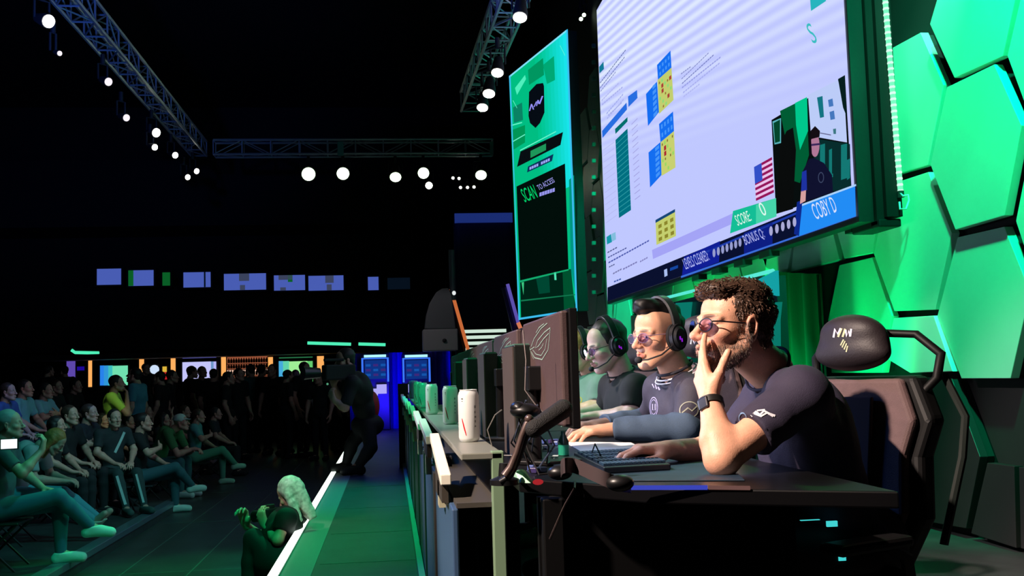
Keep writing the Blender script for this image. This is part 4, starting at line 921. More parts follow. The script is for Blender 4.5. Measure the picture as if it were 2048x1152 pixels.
# stepped white ribbons, the proud edges of hexagon cut-outs on the front
for i in range(8):
    y = 2.93+i*1.05; x = .132-.003*i; L = .55 if i == 0 else .70
    z0, z1 = (.705 if i == 0 else .75), .805
    a_, b_ = A(x+(.0 if i == 0 else 0), y, z0), A(x-.006, y+L, z1)
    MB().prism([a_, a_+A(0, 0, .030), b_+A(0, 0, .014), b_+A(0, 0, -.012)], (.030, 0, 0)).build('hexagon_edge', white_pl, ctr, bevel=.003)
    MB().prism([a_+A(.004, .02, -.05), a_+A(.004, .02, 0), a_+A(.004, .45, .035), a_+A(.004, .42, -.06)], (.018, 0, 0)).build('hexagon_shade', mat('edge_shadow', (60, 54, 44), .6), ctr)  # dark strip below each ribbon, shade put into its colour
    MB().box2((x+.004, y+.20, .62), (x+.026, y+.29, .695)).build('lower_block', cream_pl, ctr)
    MB().box2((x+.02, y+.3, .73), (.182, y+.36, .76)).build('bracket', black, ctr)

# cans
def can(pos, lbl, dark=False):
    t = thing('drink_can', lbl, 'can', pos, 'white slim cans along the counter ledge')
    r = .0325; m = mat('can_white', (228, 232, 230), .32, metal=.15) if not dark else mat('can_grey', (130, 150, 160), .4)
    MB().lathe(pos, [(.024, 0), (.0300, .006), (r, .014), (r, .142), (.029, .153), (.0265, .157), (.0275, .160), (.026, .161), (.0245, .157)], 40).build('body', m, t, smooth=True)
    MB().lathe(pos+A(0, 0, .1572), [(.024, 0), (.024, .0008), (.005, .0010)], 24).build('lid', mat('can_lid', (180, 184, 186), .3, metal=.8), t)
    MB().box(pos+A(0, -.006, .1592), (.012, .02, .0012)).build('ring_pull', mat('can_tab', (190, 190, 190), .3, metal=.9), t)
    # red slash and small grey print wrapped round the wall
    def wrap(a, z, rr=r+.0004): return pos+A(rr*math.cos(a), rr*math.sin(a), z)
    mb = MB(); a0 = -2.35; n = 10
    for i in range(n):
        u0, u1 = i/n, (i+1)/n; w0, w1 = .05*math.sin(math.pi*(.12+.8*u0))+.02, .05*math.sin(math.pi*(.12+.8*u1))+.02
        A0, A1 = a0+.42*u0, a0+.42*u1; z0, z1 = .073-.052*u0, .073-.052*u1
        mb.add([wrap(A0-w0, z0), wrap(A0+w0, z0), wrap(A1+w1, z1), wrap(A1-w1, z1)], [(0, 1, 2, 3)])
    mb.build('red_slash', mat('can_red', (196, 30, 40), .4), t)
    # the photographed lettering is unreadable: keep only fine bars
    mb = MB()
    for (a, z, wd, h_) in ((-2.28, .131, .22, .004), (-2.28, .125, .15, .002), (-1.0, .104, .18, .008), (-1.02, .088, .14, .007), (-.98, .074, .2, .006), (-1.0, .060, .12, .007), (-1.0, .046, .16, .005)):
        for j in range(5):
            u = a-wd/2+wd*j/5; mb.add([wrap(u, z), wrap(u+wd/7, z), wrap(u+wd/7, z+h_), wrap(u, z+h_)], [(0, 1, 2, 3)])
    mb.build('print', mat('can_print', (96, 104, 104), .5), t)
    return t
nmz = ['nearest white can on the counter, beside its end', 'second white can from the counter end', 'third white can from the counter end, pale green in the light', 'fourth can from the counter end, half behind the third', 'fifth can from the counter end']
for i, (x, y) in enumerate([(.240, 3.27), (.250, 4.45), (.218, 5.62), (.206, 6.75), (.205, 7.9)]): can(A(x, y, .80), nmz[i])
can(A(.20, 9.6, .80), 'greyish can farthest along the counter, by the blue curtain', True)
can(A(.225, 9.9, .80), 'farthest grey can just behind another grey can', True)

# ------------------------------------------------------------------ desks
DZ = .746; dk = mat('desk_black', (10, 10, 12), .36, spec=.2); dkf = mat('desk_front', (7, 7, 8), .6, spec=.2)
pA, pB, pC = at(1006, 958, Z=DZ), at(1300, 976, Z=DZ), at(1640, 990, Z=DZ)
DX0 = .315; DX1 = max(pC[0], 1.02)
print('desk', pA, pB, pC)
d1 = thing('desk', 'black gaming desk of the nearest player', 'desk', (.65, 2.9, 0), 'black desks of the players')
MB().prism([A(DX0, pA[1], DZ), A(pB[0], pB[1], DZ), A(DX1, pC[1], DZ), A(DX1, 3.45, DZ), A(DX0, 3.45, DZ)], (0, 0, -.035)).build('desktop', dk, d1, bevel=.004)
MB().box2((DX0+.03, 2.52, .30), (DX1-.1, 2.545, DZ-.036)).build('side_panel', dkf, d1)
for x, y in ((DX0+.06, 2.50), (DX1-.08, 2.50), (DX0+.06, 3.38), (DX1-.08, 3.38)): MB().box((x, y, (DZ-.035)/2), (.05, .05, DZ-.036)).build('leg', dkf, d1, bevel=.004)
MB().box2((DX0+.10, 2.49, .09), (DX1-.14, 2.51, .12)).build('foot_rail', mat('rail_grey', (60, 60, 64), .4), d1)
names = ['second', 'third', 'fourth', 'fifth', 'sixth']
for k in range(5):
    y0 = 3.47+k*1.17; d = thing('desk', 'black gaming desk of the %s player from the camera' % names[k], 'desk', (.65, y0+.5, 0), 'black desks of the players')
    MB().box2((DX0, y0, DZ-.035), (.98, y0+1.14, DZ)).build('desktop', dk, d, bevel=.004)
    for x, y in ((DX0+.06, y0+.06), (.90, y0+.06), (DX0+.06, y0+1.08), (.90, y0+1.08)): MB().box((x, y, (DZ-.036)/2), (.05, .05, DZ-.037)).build('leg', dkf, d)
# monitors
mon_b = mat('monitor_shell', (84, 66, 66), .5, noise=.06, nscale=40, bump=.1, bscale=300); mon_k = mat('monitor_bezel', (16, 16, 18), .4); scr_e = emit('monitor_glow', (214, 222, 255), 5.5)
a_, b_ = at(1140, 740, Y=2.67), at(1056, 740, Y=3.32); MX0, MX1 = a_[0], b_[0]
mzt, mzb = at(1120, 616, Y=2.67)[2], at(1143, 858, Y=2.67)[2]
def monitor(k):
    y0, y1 = 2.67+1.12*k, 3.32+1.12*k; x0, x1 = MX0+.02*k, MX1+.02*k; d = nrm(A(x1-x0, y1-y0, 0)); n = A(-d[1], d[0], 0); n = n if n[0] < 0 else -n
    p0, p1 = A(x0, y0, 0), A(x1, y1, 0); W = np.linalg.norm(p1-p0); zt, zb_ = mzt, mzb
    lb = ['brown backed monitor with an eye emblem nearest the camera', 'second monitor from the camera, mostly hidden by the nearest', 'third monitor from the camera', 'fourth monitor from the camera', 'fifth monitor from the camera', 'sixth monitor from the camera'][k]
    t = thing('monitor', lb, 'monitor', (p0+p1)/2+A(0, 0, DZ), 'monitors along the players desks')
    # shell: convex outline with a chamfered far top corner, as seen from behind
    def P(u, z, o=0): return p0+d*W*u+n*o+A(0, 0, z)
    H = zt-zb_; out = [(0, zb_), (1, zb_), (1, zb_+H*.9), (.93, zt-.006), (.0, zt)]
    MB().prism([P(u, z, -.002) for u, z in out], -n*.022).build('bezel', mon_k, t, bevel=.003)
    ins = [(.012, zb_+.006), (.985, zb_+.006), (.985, zb_+H*.89), (.92, zt-.012), (.012, zt-.006)]
    MB().prism([P(u, z, -.002) for u, z in ins], n*.022).build('back_shell', mon_b, t, bevel=.006)
    MB().prism([P(u, z, -.0245) for u, z in ((.02, zb_+.018), (.98, zb_+.018), (.98, zt-.014), (.02, zt-.014))], -n*.001).build('display', scr_e, t)
    c = P(.55, DZ)
    MB().cyl(c+n*.035, c+n*.035+A(0, 0, zb_-DZ+.14), .020, .017, 16).build('stand_column', mon_k, t, smooth=True)
    MB().prism([c+n*.02+d*.10+A(0, 0, .001), c+n*.10+d*.02+A(0, 0, .001), c+n*.10-d*.02+A(0, 0, .001), c+n*.02-d*.10+A(0, 0, .001), c-n*.10-d*.06+A(0, 0, .001), c-n*.10+d*.06+A(0, 0, .001)], (0, 0, .012)).build('stand_foot', mon_k, t, bevel=.003)
    MB().box(c+n*.03+A(0, 0, zb_-DZ+.13), (.05, .09, .07)).build('mount', mon_k, t, bevel=.004)
    # emblem: stylised eye of curved strokes (u to the right as seen from the audience side is reversed)
    if k < 4:
        mb = MB()
        def L(pts, w_):
            V = []
            for i, q_ in enumerate(pts):
                a, b = A(*pts[max(i-1, 0)]), A(*pts[min(i+1, len(pts)-1)]); e_ = nrm(b-a); m_ = A(-e_[1]*.42, e_[0]*1.2)*w_/2
                for s_ in (1, -1): r_ = A(*q_)+m_*s_; V.append(r_)
            mb.add([p0+d*(.52-r_[0]*3)+n*.0212+A(0, 0, zb_+H*.69+r_[1]*.72) for r_ in V], [(2*i, 2*i+1, 2*i+3, 2*i+2) for i in range(len(pts)-1)])
        Q = lambda *p: [(x*.001, y*.001) for x, y in p]
        L(Q((20, -6), (40, -34), (80, -44), (112, -10), (122, 40), (126, 72)), .004)
        L(Q((30, 0), (48, -20), (76, -28), (98, -4), (108, 34)), .003)
        L(Q((126, 72), (96, 60), (60, 34), (44, 4), (62, 10), (92, 36), (118, 52)), .0035)
        L(Q((10, 26), (18, -10), (34, -40)), .003); L(Q((0, 8), (18, 2), (40, 10)), .003); L(Q((112, 92), (80, 78), (40, 44), (22, 14)), .0035); L(Q((96, 94), (70, 84), (52, 66)), .003)
        L(Q((64, -6), (80, 4), (90, 18)), .003)
        mb.build('emblem', mat('emblem_silver', (176, 206, 196), .35, metal=.2), t)
    return t
for k in range(6): monitor(k)
# upright slim computer cases between the monitors
tw_b = mat('case_brown', (84, 74, 70), .5); tw_k = mat('case_dark', (14, 20, 18), .45)
for k in range(4):
    y0 = 3.15+1.05*k; x0 = .372+.006*k; zt = [1.092, 1.09, 1.085, 1.08][k]
    t = thing('computer_case', 'slim upright dark computer case %s' % ['beside the nearest monitor', 'standing behind the nearest case', 'third along the desks', 'farthest along the desks'][k], 'computer', (x0+.03, y0+.1, DZ), 'slim computer cases on the desks')
    MB().box2((x0, y0, DZ+.004), (x0+.052, y0+.30, zt)).build('body', tw_k, t, bevel=.004)
    MB().box2((x0-.004, y0+.004, DZ+.006), (x0, y0+.296, zt-.004)).build('side_cover', tw_b, t)
    MB().box2((x0+.004, y0+.01, zt-.002), (x0+.048, y0+.29, zt+.004)).build('top_vent', mat('case_top', (90, 130, 115), .4), t)
    MB().box2((x0+.005, y0+.02, DZ), (x0+.047, y0+.27, DZ+.006)).build('base', mon_k, t)
# ------------------------------------------------------------------ things on the nearest desk
def dpx(x, y, z=0): return at(x, y, Z=DZ+z)
mk = mat('mic_black', (22, 22, 24), .7, bump=.5, bscale=400); mar = mat('mic_arm', (88, 72, 68), .35, metal=.3)
t = thing('microphone', 'black foam microphone on a curved brown arm before the nearest monitor', 'microphone', dpx(1006, 950))
YM = 2.46; P = [at(x, y, Y=YM) for x, y in ((1010, 952), (1022, 935), (1034, 905), (1044, 872), (1054, 848), (1062, 838))]
MB().tube(P, [.011, .010, .0085, .008, .0085, .008], 12).build('arm', mar, t, smooth=True)
P = [at(x, y, Y=YM) for x, y in ((996, 966), (1006, 960), (1018, 950), (1030, 925), (1046, 880), (1058, 850))]; MB().tube([p+A(.006, .012, 0) for p in P], .008, 10).build('cable', mon_k, t, smooth=True)
MB().lathe(A(P[0][0]+.02, P[0][1]+.04, DZ), [(.035, 0), (.035, .012), (.015, .02), (.012, .05)], 20).build('base', mon_k, t, smooth=True)
p, q_ = at(1068, 858, Y=YM-.01), at(1126, 818, Y=YM+.03); MB().cyl(p, q_, .021, .023, 24).ell(q_, .0232, n=20).ell(p, .021, n=20).build('foam_head', mk, t, smooth=True)
MB().cyl(at(1056, 846, Y=YM), at(1070, 852, Y=YM), .013, .016, 16).ell(at(1058, 838, Y=YM), .011, n=12).build('mount', mar, t, smooth=True)
t = thing('cable_clump', 'dark tangle of connectors behind the foam microphone', 'cables', dpx(1050, 900)); 
MB().ell(at(1050, 822, Y=2.62), (.038, .04, .02), n=16).ell(at(1036, 815, Y=2.62), (.02, .03, .016), n=12).build('knob', mon_k, t, smooth=True)
for i in range(9):
    r_ = np.random.RandomState(i); a = at(1030+r_.rand()*50, 800+r_.rand()*30, Y=2.62+.05*r_.rand()); b = dpx(1020+r_.rand()*80, 905+r_.rand()*45, .01); m_ = (a+b)/2+A(.03*r_.normal(), .02, -.02)
    MB().tube([a, m_, b, b+A(.04*r_.normal(), .05, 0)], .0025, 6).build('cable', mat('cable_a', (40, 38, 40), .4) if i % 2 else mat('cable_b', (60, 70, 92), .4), t, smooth=True)
for (pts, r_, c, lb, nm) in ((((1046, 660), (1052, 720), (1050, 780), (1075, 815), (1100, 835)), .0018, (150, 140, 138), 'thin pale cable hanging down the back of the nearest monitor', 'cable'), (((985, 895), (975, 860), (990, 830), (1003, 820)), .0018, (120, 118, 112), 'thin grey cable looping between the near can and the monitors', 'cable')):
    Pp = [at(x, y, Y=2.72 if nm and x > 1000 else 3.0) for x, y in pts]; o = MB().tube(Pp, r_, 6).build(nm, mat('cab_%d' % c[0], c, .4), None, smooth=True); tag(o, lb, 'cable')
Pp = [dpx(1150, 963, .004), dpx(1146, 975, -.0)+A(0, -.02, 0), at(1130, 1010, Y=2.38), at(1112, 1050, Y=2.40), at(1100, 1078, Y=2.44)]
tag(MB().tube(Pp, .0028, 6).build('cable', mat('cab_d', (58, 48, 46), .5), None, smooth=True), 'dark cable hanging from the desk edge under the headphones', 'cable')
# spare headphones lying on the desk
t = thing('headphones', 'dark headphones lying on the near edge of the desk', 'headphones', dpx(1180, 945), None)
hb = [dpx(1122, 940, .035), dpx(1127, 930, .062), dpx(1150, 930, .060), dpx(1185, 945, .048), dpx(1225, 962, .030), dpx(1262, 970, .012)]
def smooth_path(P, n=6):
    out = []; P = [np.array(p) for p in P]; Q = [P[0]]+P+[P[-1]]
    for i in range(1, len(Q)-2):
        for k in range(n):
            t_ = k/n; out.append(.5*((2*Q[i])+(-Q[i-1]+Q[i+1])*t_+(2*Q[i-1]-5*Q[i]+4*Q[i+1]-Q[i+2])*t_**2+(-Q[i-1]+3*Q[i]-3*Q[i+1]+Q[i+2])*t_**3))
    return out+[P[-1]]
S_ = smooth_path(hb); mb = MB(); V = []
for p in S_: V += [p+A(0, 0, -.018), p+A(0, .006, -.018), p+A(0, .006, .014), p+A(0, 0, .014)]
n = len(S_); mb.add(V, [(i*4+j, i*4+(j+1) % 4, i*4+4+(j+1) % 4, i*4+4+j) for i in range(n-1) for j in range(4)]+[(3, 2, 1, 0), tuple(range(4*n-4, 4*n))]); mb.build('headband', mat('hp_band', (70, 58, 60), .5), t, smooth=True)
for (x, y) in ((1120, 945), (1240, 966)): c = dpx(x, y, .026); MB().ell(c, (.030, .026, .018), n=20).build('ear_cup', mon_k, t, smooth=True)
# keyboard, mouse, pad, papers
def flat(name, lbl, cat, px, z0, th, m, grp=None, bevel=.002, parent=None):
    o = MB().prism([dpx(x, y, z0) for x, y in px], (0, 0, th)).build(name, m, parent, bevel=bevel)
    return tag(o, lbl, cat, grp) if parent is None else o
flat('desk_mat', 'dark blue cloth desk mat under the nearest players arms', 'mat', [(1085, 925), (1200, 963), (1490, 962), (1420, 893), (1120, 888)], .0005, .003, mat('mat_blue', (22, 44, 62), .55, noise=.3, nscale=14))
kb = thing('keyboard', 'dark backlit keyboard under the mouse hand of the nearest player', 'keyboard', dpx(1250, 930))
K = [dpx(1148, 916, .004), dpx(1208, 948, .004), dpx(1342, 940, .004), dpx(1268, 909, .004)]
MB().prism(K, (0, 0, .016)).build('case', mat('kb_case', (18, 24, 34), .35), kb, bevel=.003)
mb = MB()
for i in range(15):
    for j in range(5):
        f_ = lambda u, v: (K[0]*(1-u)+K[3]*u)*(1-v)+(K[1]*(1-u)+K[2]*u)*v
        u0, u1, v0, v1 = (i+.12+.4)/15.8, (i+.88+.4)/15.8, (j+.12+.25)/5.5, (j+.88+.25)/5.5
        mb.prism([f_(u0, v0)+A(0, 0, .0165), f_(u1, v0)+A(0, 0, .0165), f_(u1, v1)+A(0, 0, .0165), f_(u0, v1)+A(0, 0, .0165)], (0, 0, .006))
ky = mb.build('keycaps', mat('keycap', (34, 60, 84), .4), kb); ky['kind'] = 'stuff'
flat('paper', 'bright white sheet of paper lying behind the keyboard', 'paper', [(1128, 884), (1180, 914), (1246, 912), (1300, 905), (1262, 886)], .0045, .002, mat('paper_white', (246, 244, 240), .6), bevel=0)
Lb = MB().tube([dpx(1240, 975.5, .003), dpx(1415, 975, .003)], .005, 8).build('tube', emit('edge_blue_light', (62, 72, 190), .9), None); t = thing('edge_light', 'blue light bar along the near edge of the desk', 'light bar', dpx(1330, 975, .003)); Lb.parent = t; Lb.location = -t.location
MB().tube([dpx(1417, 975, .003), dpx(1500, 976, .003)], .0045, 8).build('warm_end', emit('edge_pink_light', (120, 84, 78), .8), t)
o = MB().ell(dpx(1076, 964, .006), (.013, .010, .007), n=12).build('glow_knob', emit('red_led', (190, 44, 50), .7), None, smooth=True); tag(o, 'small glowing red knob on the desk corner', 'knob')
nv = MB(); nv.add([dpx(1022, 948, .001), dpx(1040, 966, .001), dpx(1068, 966, .001), dpx(1050, 940, .03), dpx(1040, 938, .04), dpx(1030, 944, .02)], [(0, 1, 5), (1, 3, 5), (1, 2, 3), (3, 4, 5), (0, 5, 4), (2, 4, 3)]); tag(nv.build('tissue', mat('tissue', (170, 220, 190), .8)), 'crumpled pale tissue at the foot of the microphone arm', 'tissue')
t = thing('bottle', 'small dark bottle with teal label beside the foam microphone', 'bottle', dpx(1128, 915)); MB().lathe(dpx(1128, 920), [(.014, 0), (.016, .005), (.016, .055), (.007, .075), (.007, .085)], 20).build('body', mat('bot_dk', (14, 40, 34), .2), t, smooth=True)
MB().lathe(dpx(1128, 920)+A(0, 0, .015), [(.0163, 0), (.0163, .03)], 20).build('label', mat('bot_lb', (30, 140, 110), .4), t)
t = thing('small_stand', 'thin dark wire stand on the paper', 'stand', dpx(1190, 912)); a, b, c = at(1190, 888, Y=2.75), dpx(1181, 914), dpx(1208, 925); MB().tube([b, a, c], .0022, 6).build('legs_wire', mon_k, t)
for i in range(14):   # small glinting plugs and adapters heaped between arm and monitor
    r_ = np.random.RandomState(40+i); p = dpx(1062+r_.rand()*60, 880+r_.rand()*62, .008)
    col = [(70, 90, 150), (120, 130, 130), (30, 40, 60), (60, 50, 100)][i % 4]
    tag(MB().box(p, (.012+.012*r_.rand(), .02, .014), rotz(r_.rand()*3)).build('adapter', mat('adp_%d' % (i % 4), col, .3), None, bevel=.002), 'small plug in the heap of adapters beside the foam microphone', 'adapter', 'adapters heaped on the desk')
# computer added under the desk; glowing teal spots stand in for glints
t = thing('computer_tower', 'dark computer tower added under the desk, with glowing teal glints', 'computer', (1.18, 2.75, 0))
MB().box2((1.02, 2.62, .02), (1.32, 3.05, .47)).build('case', dkf, t, bevel=.01)
tl = emit('glint_teal', (70, 220, 220), .9)
for (x0, y0, x1, y1) in ((1655, 1042, 1675, 1054), (1602, 1039, 1640, 1042), (1678, 1112, 1692, 1122)):
    a, b = at(x0, y1, Y=2.61), at(x1, y0, Y=2.61); MB().box2(a, b+A(0, .008, 0)).build('glint', tl, t)

# ------------------------------------------------------------------ gaming chairs
def gchair(c, yaw, lbl):
    """c: floor point under the seat; yaw 0 faces +y"""
    t = thing('gaming_chair', lbl, 'chair', c, 'gaming chairs of the players'); R = rotz(yaw)
    W = lambda x, y, z: np.array(c, float)+R @ A(x, y, z)
    fb = mat('chair_fabric', (96, 74, 74), .75, noise=.1, nscale=30, bump=.2, bscale=300); kk = mat('chair_black', (10, 10, 11), .55, spec=.25); kh = mat('chair_headrest', (38, 30, 34), .55, bump=.1, bscale=200)
    def slab(pts, th0, th1, m, nm, bv=.02):
        mb = MB(); mb.prism([W(x, y+th0, z) for x, y, z in pts], W(0, th1, 0)-W(0, 0, 0)); return mb.build(nm, m, t, bevel=bv, seg=3)
    slab([(-.26, .22, .44), (.26, .22, .44), (.25, -.24, .47), (-.25, -.24, .47)][:0] or [(-.25, 0, .40), (.25, 0, .40), (.25, 0, .50), (-.25, 0, .50)], -.24, .50, kk, 'seat', .04)
    # winged backrest
    bp_ = [(-.16, 0, .52), (.16, 0, .52), (.23, 0, .70), (.215, 0, .90), (.245, 0, 1.02), (.18, 0, 1.17), (-.18, 0, 1.17), (-.245, 0, 1.02), (-.215, 0, .90), (-.23, 0, .70)]
    pts = [(x, -.26-(z-.5)*.14, z) for x, y, z in bp_]; slab(pts, 0, -.07, kk, 'back_shell', .02)
    inn = [(x*.86, -.262-(z-.5)*.14, .55+(z-.52)*.94) for x, y, z in bp_]; slab(inn, 0, .035, fb, 'backrest', .015)
    mid = [(-.09, -.225-(z-.5)*.14, z) if i else (-.09, -.225-(z-.5)*.14, z) for i, z in enumerate((.62, 1.10))]; slab([(-.09, -.222-.12*.14, .62), (.09, -.222-.12*.14, .62), (.08, -.222-.60*.14, 1.10), (-.08, -.222-.60*.14, 1.10)], 0, .012, mat('chair_centre', (70, 52, 55), .8), 'centre_panel', .006)
    for s in (-1, 1):
        MB().tube([W(s*.17, -.36, 1.08), W(s*.22, -.40, 1.16), W(s*.23, -.41, 1.24), W(s*.16, -.40, 1.31), W(s*.06, -.38, 1.32)], .014, 10).build('headrest_arm', kk, t, smooth=True)
        MB().tube([W(s*.29, -.16, .48), W(s*.31, -.12, .62), W(s*.31, -.05, .66)], .018, 8).build('arm_post', kk, t, smooth=True); MB().box(W(s*.31, .02, .675), (.08, .26, .035), R).build('armrest', kk, t, bevel=.012)
        MB().tube([W(s*.255, -.34, .62), W(s*.285, -.40, .90), W(s*.28, -.43, 1.03), W(s*.22, -.43, 1.17)], .012, 8).build('side_piping', mat('piping_teal', (8, 20, 15), .5), t, smooth=True)
    # headrest pillow
    f = Field((-.20, -.10, -.13), (.20, .10, .13), .006); f.ell((0, 0, .012), (.118, .060, .088), .02).ell((0, .01, -.035), (.132, .055, .060), .03).ell((0, .015, .045), (.098, .045, .055), .02); V, Fc = f.mesh()
    hc = W(0, -.325, 1.285); V = hc+V @ R.T; nmesh('headrest', V, Fc, kh, t)
    MB().cyl(W(0, -.24, .12), W(0, -.24+.24, .40), .03, .03, 14).build('column', kk, t, smooth=True)
    for i in range(5): a = yaw+i*2*math.pi/5; e = np.array(c)+A(.30*math.cos(a), .30*math.sin(a), .055); MB().tube([np.array(c)+A(0, 0, .11), e], [.03, .018], 8).build('base_spoke', kk, t, smooth=True); MB().cyl(e+A(-.015, 0, -.027), e+A(.015, 0, -.027), .027, n=14).build('castor', kk, t)
    MB().cyl(W(0, 0, .09), W(0, 0, .40), .03, .025, 14).build('gas_lift', kk, t, smooth=True)
    return t, hc, R
# ------------------------------------------------------------------ the players
def ring_path(c, ax, r, n=28, sq=(1, 1), ref=(0, 0, 1)):
    ax = nrm(ax); u = nrm(np.cross(ax, np.array(ref, float))); v = np.cross(ax, u)
    return [c+u*r*sq[0]*math.cos(t)+v*r*sq[1]*math.sin(t) for t in np.linspace(0, 2*math.pi, n, endpoint=False)]
def player(lbl, J, O, hf, up, sc, ho, hand_specs, shirt_m, vox=(.0024, .0034, .007), hair=None, hair_m=None, sleeve=.62, long_sleeve=None, trouser_m=None, rad=1.0, hair_h=None, fold=.006):
    root = thing('person', lbl, 'person', J['pelvis']*A(1, 1, 0)+A(0, 0, .46)); B = frame(hf, up); S = np.array(sc, float)
    T = lambda p: O+B @ (S*p)
    inv = lambda w: (B.T @ (w-O))/S
    V, Fc, C = head_mesh(vox[0], inv(J['neck']), ho); parts = [(O+(V*S) @ B.T, Fc, C)]
    skin = np.array(lin(ho.get('skin', (226, 172, 146)))[:3])
    for (s, hk) in hand_specs:
        pts = [J['sh'+s], J['el'+s], J['wr'+s], J['wr'+s]+nrm(hk['d'])*.2]; lo, hi = bounds(pts, .085)
        f = Field(lo, hi, vox[1]); arm(f, J['sh'+s], J['el'+s], J['wr'+s], s=rad); f.ell(J['el'+s], .040*rad, .02)
        hand(f, J['wr'+s], k=.006, **hk); V, Fc = f.mesh(); dd = np.minimum(1, np.abs(wob(V, 1, 60, 5)))[:, None]*.08
        parts.append((V, Fc, skin*(1-dd)+np.array(lin(ho.get('flush', (205, 120, 100)))[:3])*dd))
    pts = [J[k] for k in ('chest', 'pelvis', 'neck', 'shL', 'shR', 'hipL', 'hipR', 'knL', 'knR', 'anL', 'anR')]; lo, hi = bounds(pts, .2)
    f = Field(lo, hi, .016); torso(f, J, -.014); legs(f, J, -.008)
    for s in 'LR': foot(f, J['an'+s], J['to'+s])
    V, Fc = f.mesh(); parts.append((V, Fc, skin)); V, Fc, C = merged(parts); body = nmesh('body', V, Fc, skin_m, root, C)
    # shirt
    pts = [J[k] for k in ('chest', 'pelvis', 'neck', 'shL', 'shR')]+[J['sh'+s]+(J['el'+s]-J['sh'+s])*sleeve for s in 'LR']; lo, hi = bounds(pts, .19)
    f = Field(lo, hi, vox[2]); torso(f, J, .004)
    for s in 'LR':
        a, b = J['sh'+s], J['el'+s]; cp = a+(b-a)*sleeve; f.cone(a, b, .066*rad, .062*rad, .03, clip=[(cp, nrm(b-a))])
    nk, hd = J['neck'], O+B @ A(0, -.03, -.05); dn = nrm(hd-nk); f.cone(nk-dn*.0, hd, .0685, .066, .006, neg=True)
    V, Fc = f.mesh(); N = vnormals(V, Fc)
    # folds radiate from the armpits: keep them small
    V = V+N*(wob(V, fold, 26, 11, (1, 1, .6))+wob(V, fold*.35, 70, 12))[:, None]
    shirt = nmesh('shirt', V, Fc, shirt_m, root)
    if long_sleeve:
        for s in 'LR':
            lo, hi = bounds([J['el'+s], J['wr'+s], J['sh'+s]], .09); f = Field(lo, hi, .006); d = nrm(J['wr'+s]-J['el'+s]); u = nrm(J['el'+s]-J['sh'+s]); cp = J['wr'+s]-d*.012; c2 = J['sh'+s]+(J['el'+s]-J['sh'+s])*(sleeve-.1)
            f.cone(J['sh'+s], J['el'+s], .060, .056, .02, clip=[(c2, -u)]); f.cone(J['el'+s], J['wr'+s], .056, .040, .03, clip=[(cp, d)]); V, Fc = f.mesh(); N = vnormals(V, Fc); V = V+N*wob(V, .005, 60, 3)[:, None]; nmesh('sleeve', V, Fc, long_sleeve, root)
    tm = trouser_m or mat('trousers_black', (24, 24, 30), .8)
    pts = [J[k] for k in ('pelvis', 'hipL', 'hipR', 'knL', 'knR', 'anL', 'anR')]; lo, hi = bounds(pts, .18); f = Field(lo, hi, .014); f.ell(J['pelvis'], (.175, .16, .13), .05); legs(f, J, .010); V, Fc = f.mesh(); nmesh('trousers', V, Fc, tm, root)
    for s in 'LR':
        lo, hi = bounds([J['an'+s], J['to'+s]], .12); f = Field(lo, hi, .012); foot(f, J['an'+s], J['to'+s], .010); f.cut(J['an'+s]+A(0, 0, .01), (0, 0, 1)); V, Fc = f.mesh(); nmesh('shoe', V, Fc, mat('shoe_black', (26, 26, 28), .6), root)
    if hair:
        V, Fc = hair_mesh(hair_h or .0032, hair); mbh = None
        Vw = O+(V*S) @ B.T; h = nmesh('hair', Vw, Fc, hair_m, root)
    return root, body, shirt, T, B
def seat_legs(J, X, Y, z=.50, fw=-1):
    """hips and feet of somebody seated at the desk facing the audience"""
    J['pelvis'] = A(X, Y, z+.02)
    for s, o in (('L', -1), ('R', 1)):
        J['hip'+s] = A(X-.02, Y+o*.09, z); J['kn'+s] = A(X+fw*.44, Y+o*.14, z+.03); J['an'+s] = A(X+fw*.40, Y+o*.13, .10); J['to'+s] = A(X+fw*.57, Y+o*.15, .045)
    return J
# ---- nearest player
Y1 = 2.74
hf = A(-math.cos(math.radians(13)), -math.sin(math.radians(13)), .10); up1 = A(.08, .06, 1)
B = frame(hf, up1); ear = at(1503, 655, Y=Y1-.075); S1 = A(1.04, 1.0, 1.0); O1 = ear+B[:, 0]*.078*1.0*np.sign(np.dot(B[:, 0], A(0, 1, 0)))+B[:, 1]*.008
print('head1', O1, B)
J = {'neck': at(1541, 742, Y=Y1+.04), 'shL': at(1604, 790, Y=2.585), 'shR': at(1545, 780, Y=2.96), 'elL': at(1444, 922, Y=2.50), 'wrL': at(1420, 799, Y=2.60),
     'elR': at(1440, 905, Y=3.02), 'wrR': at(1338, 899, Y=2.84), 'fwd': A(-1, -.12, 0), 'belly': .015, 'bl': .01}
J['chest'] = at(1608, 872, Y=2.79); seat_legs(J, J['chest'][0]+.10, 2.80)
J['elL'][2] = max(J['elL'][2], DZ+.040)
print({k: np.round(v, 2) for k, v in J.items() if k in ('neck', 'shL', 'elL', 'wrL', 'elR', 'wrR', 'chest', 'pelvis')})
navy = mat('shirt_navy', (48, 42, 64), .8, noise=.08, nscale=12, bump=.25, bscale=500)
hair1 = mat('hair_brown', (62, 44, 34), .5, spec=.4, noise=.45, nscale=90); 
tgt = at(1399, 724, Y=2.67); dL = nrm(tgt-J['wrL'])
hl = dict(d=dL, n=A(1, .25, .12), s=A(.15, -1, 0), curls=[(6, 9, 6), (14, 20, 14), (26, 32, 22), (36, 40, 25)], thumb=(A(.42, -.05, .95), A(.15, .15, .1)), sc=.98)
hr = dict(d=A(-1, -.10, .02), n=A(-.12, 0, -1), s=A(0, -1, -.35), curls=[(22, 24, 14), (20, 26, 16), (26, 28, 18), (30, 30, 20)], thumb=(A(-.95, -.10, -.15), None), sc=1.0)
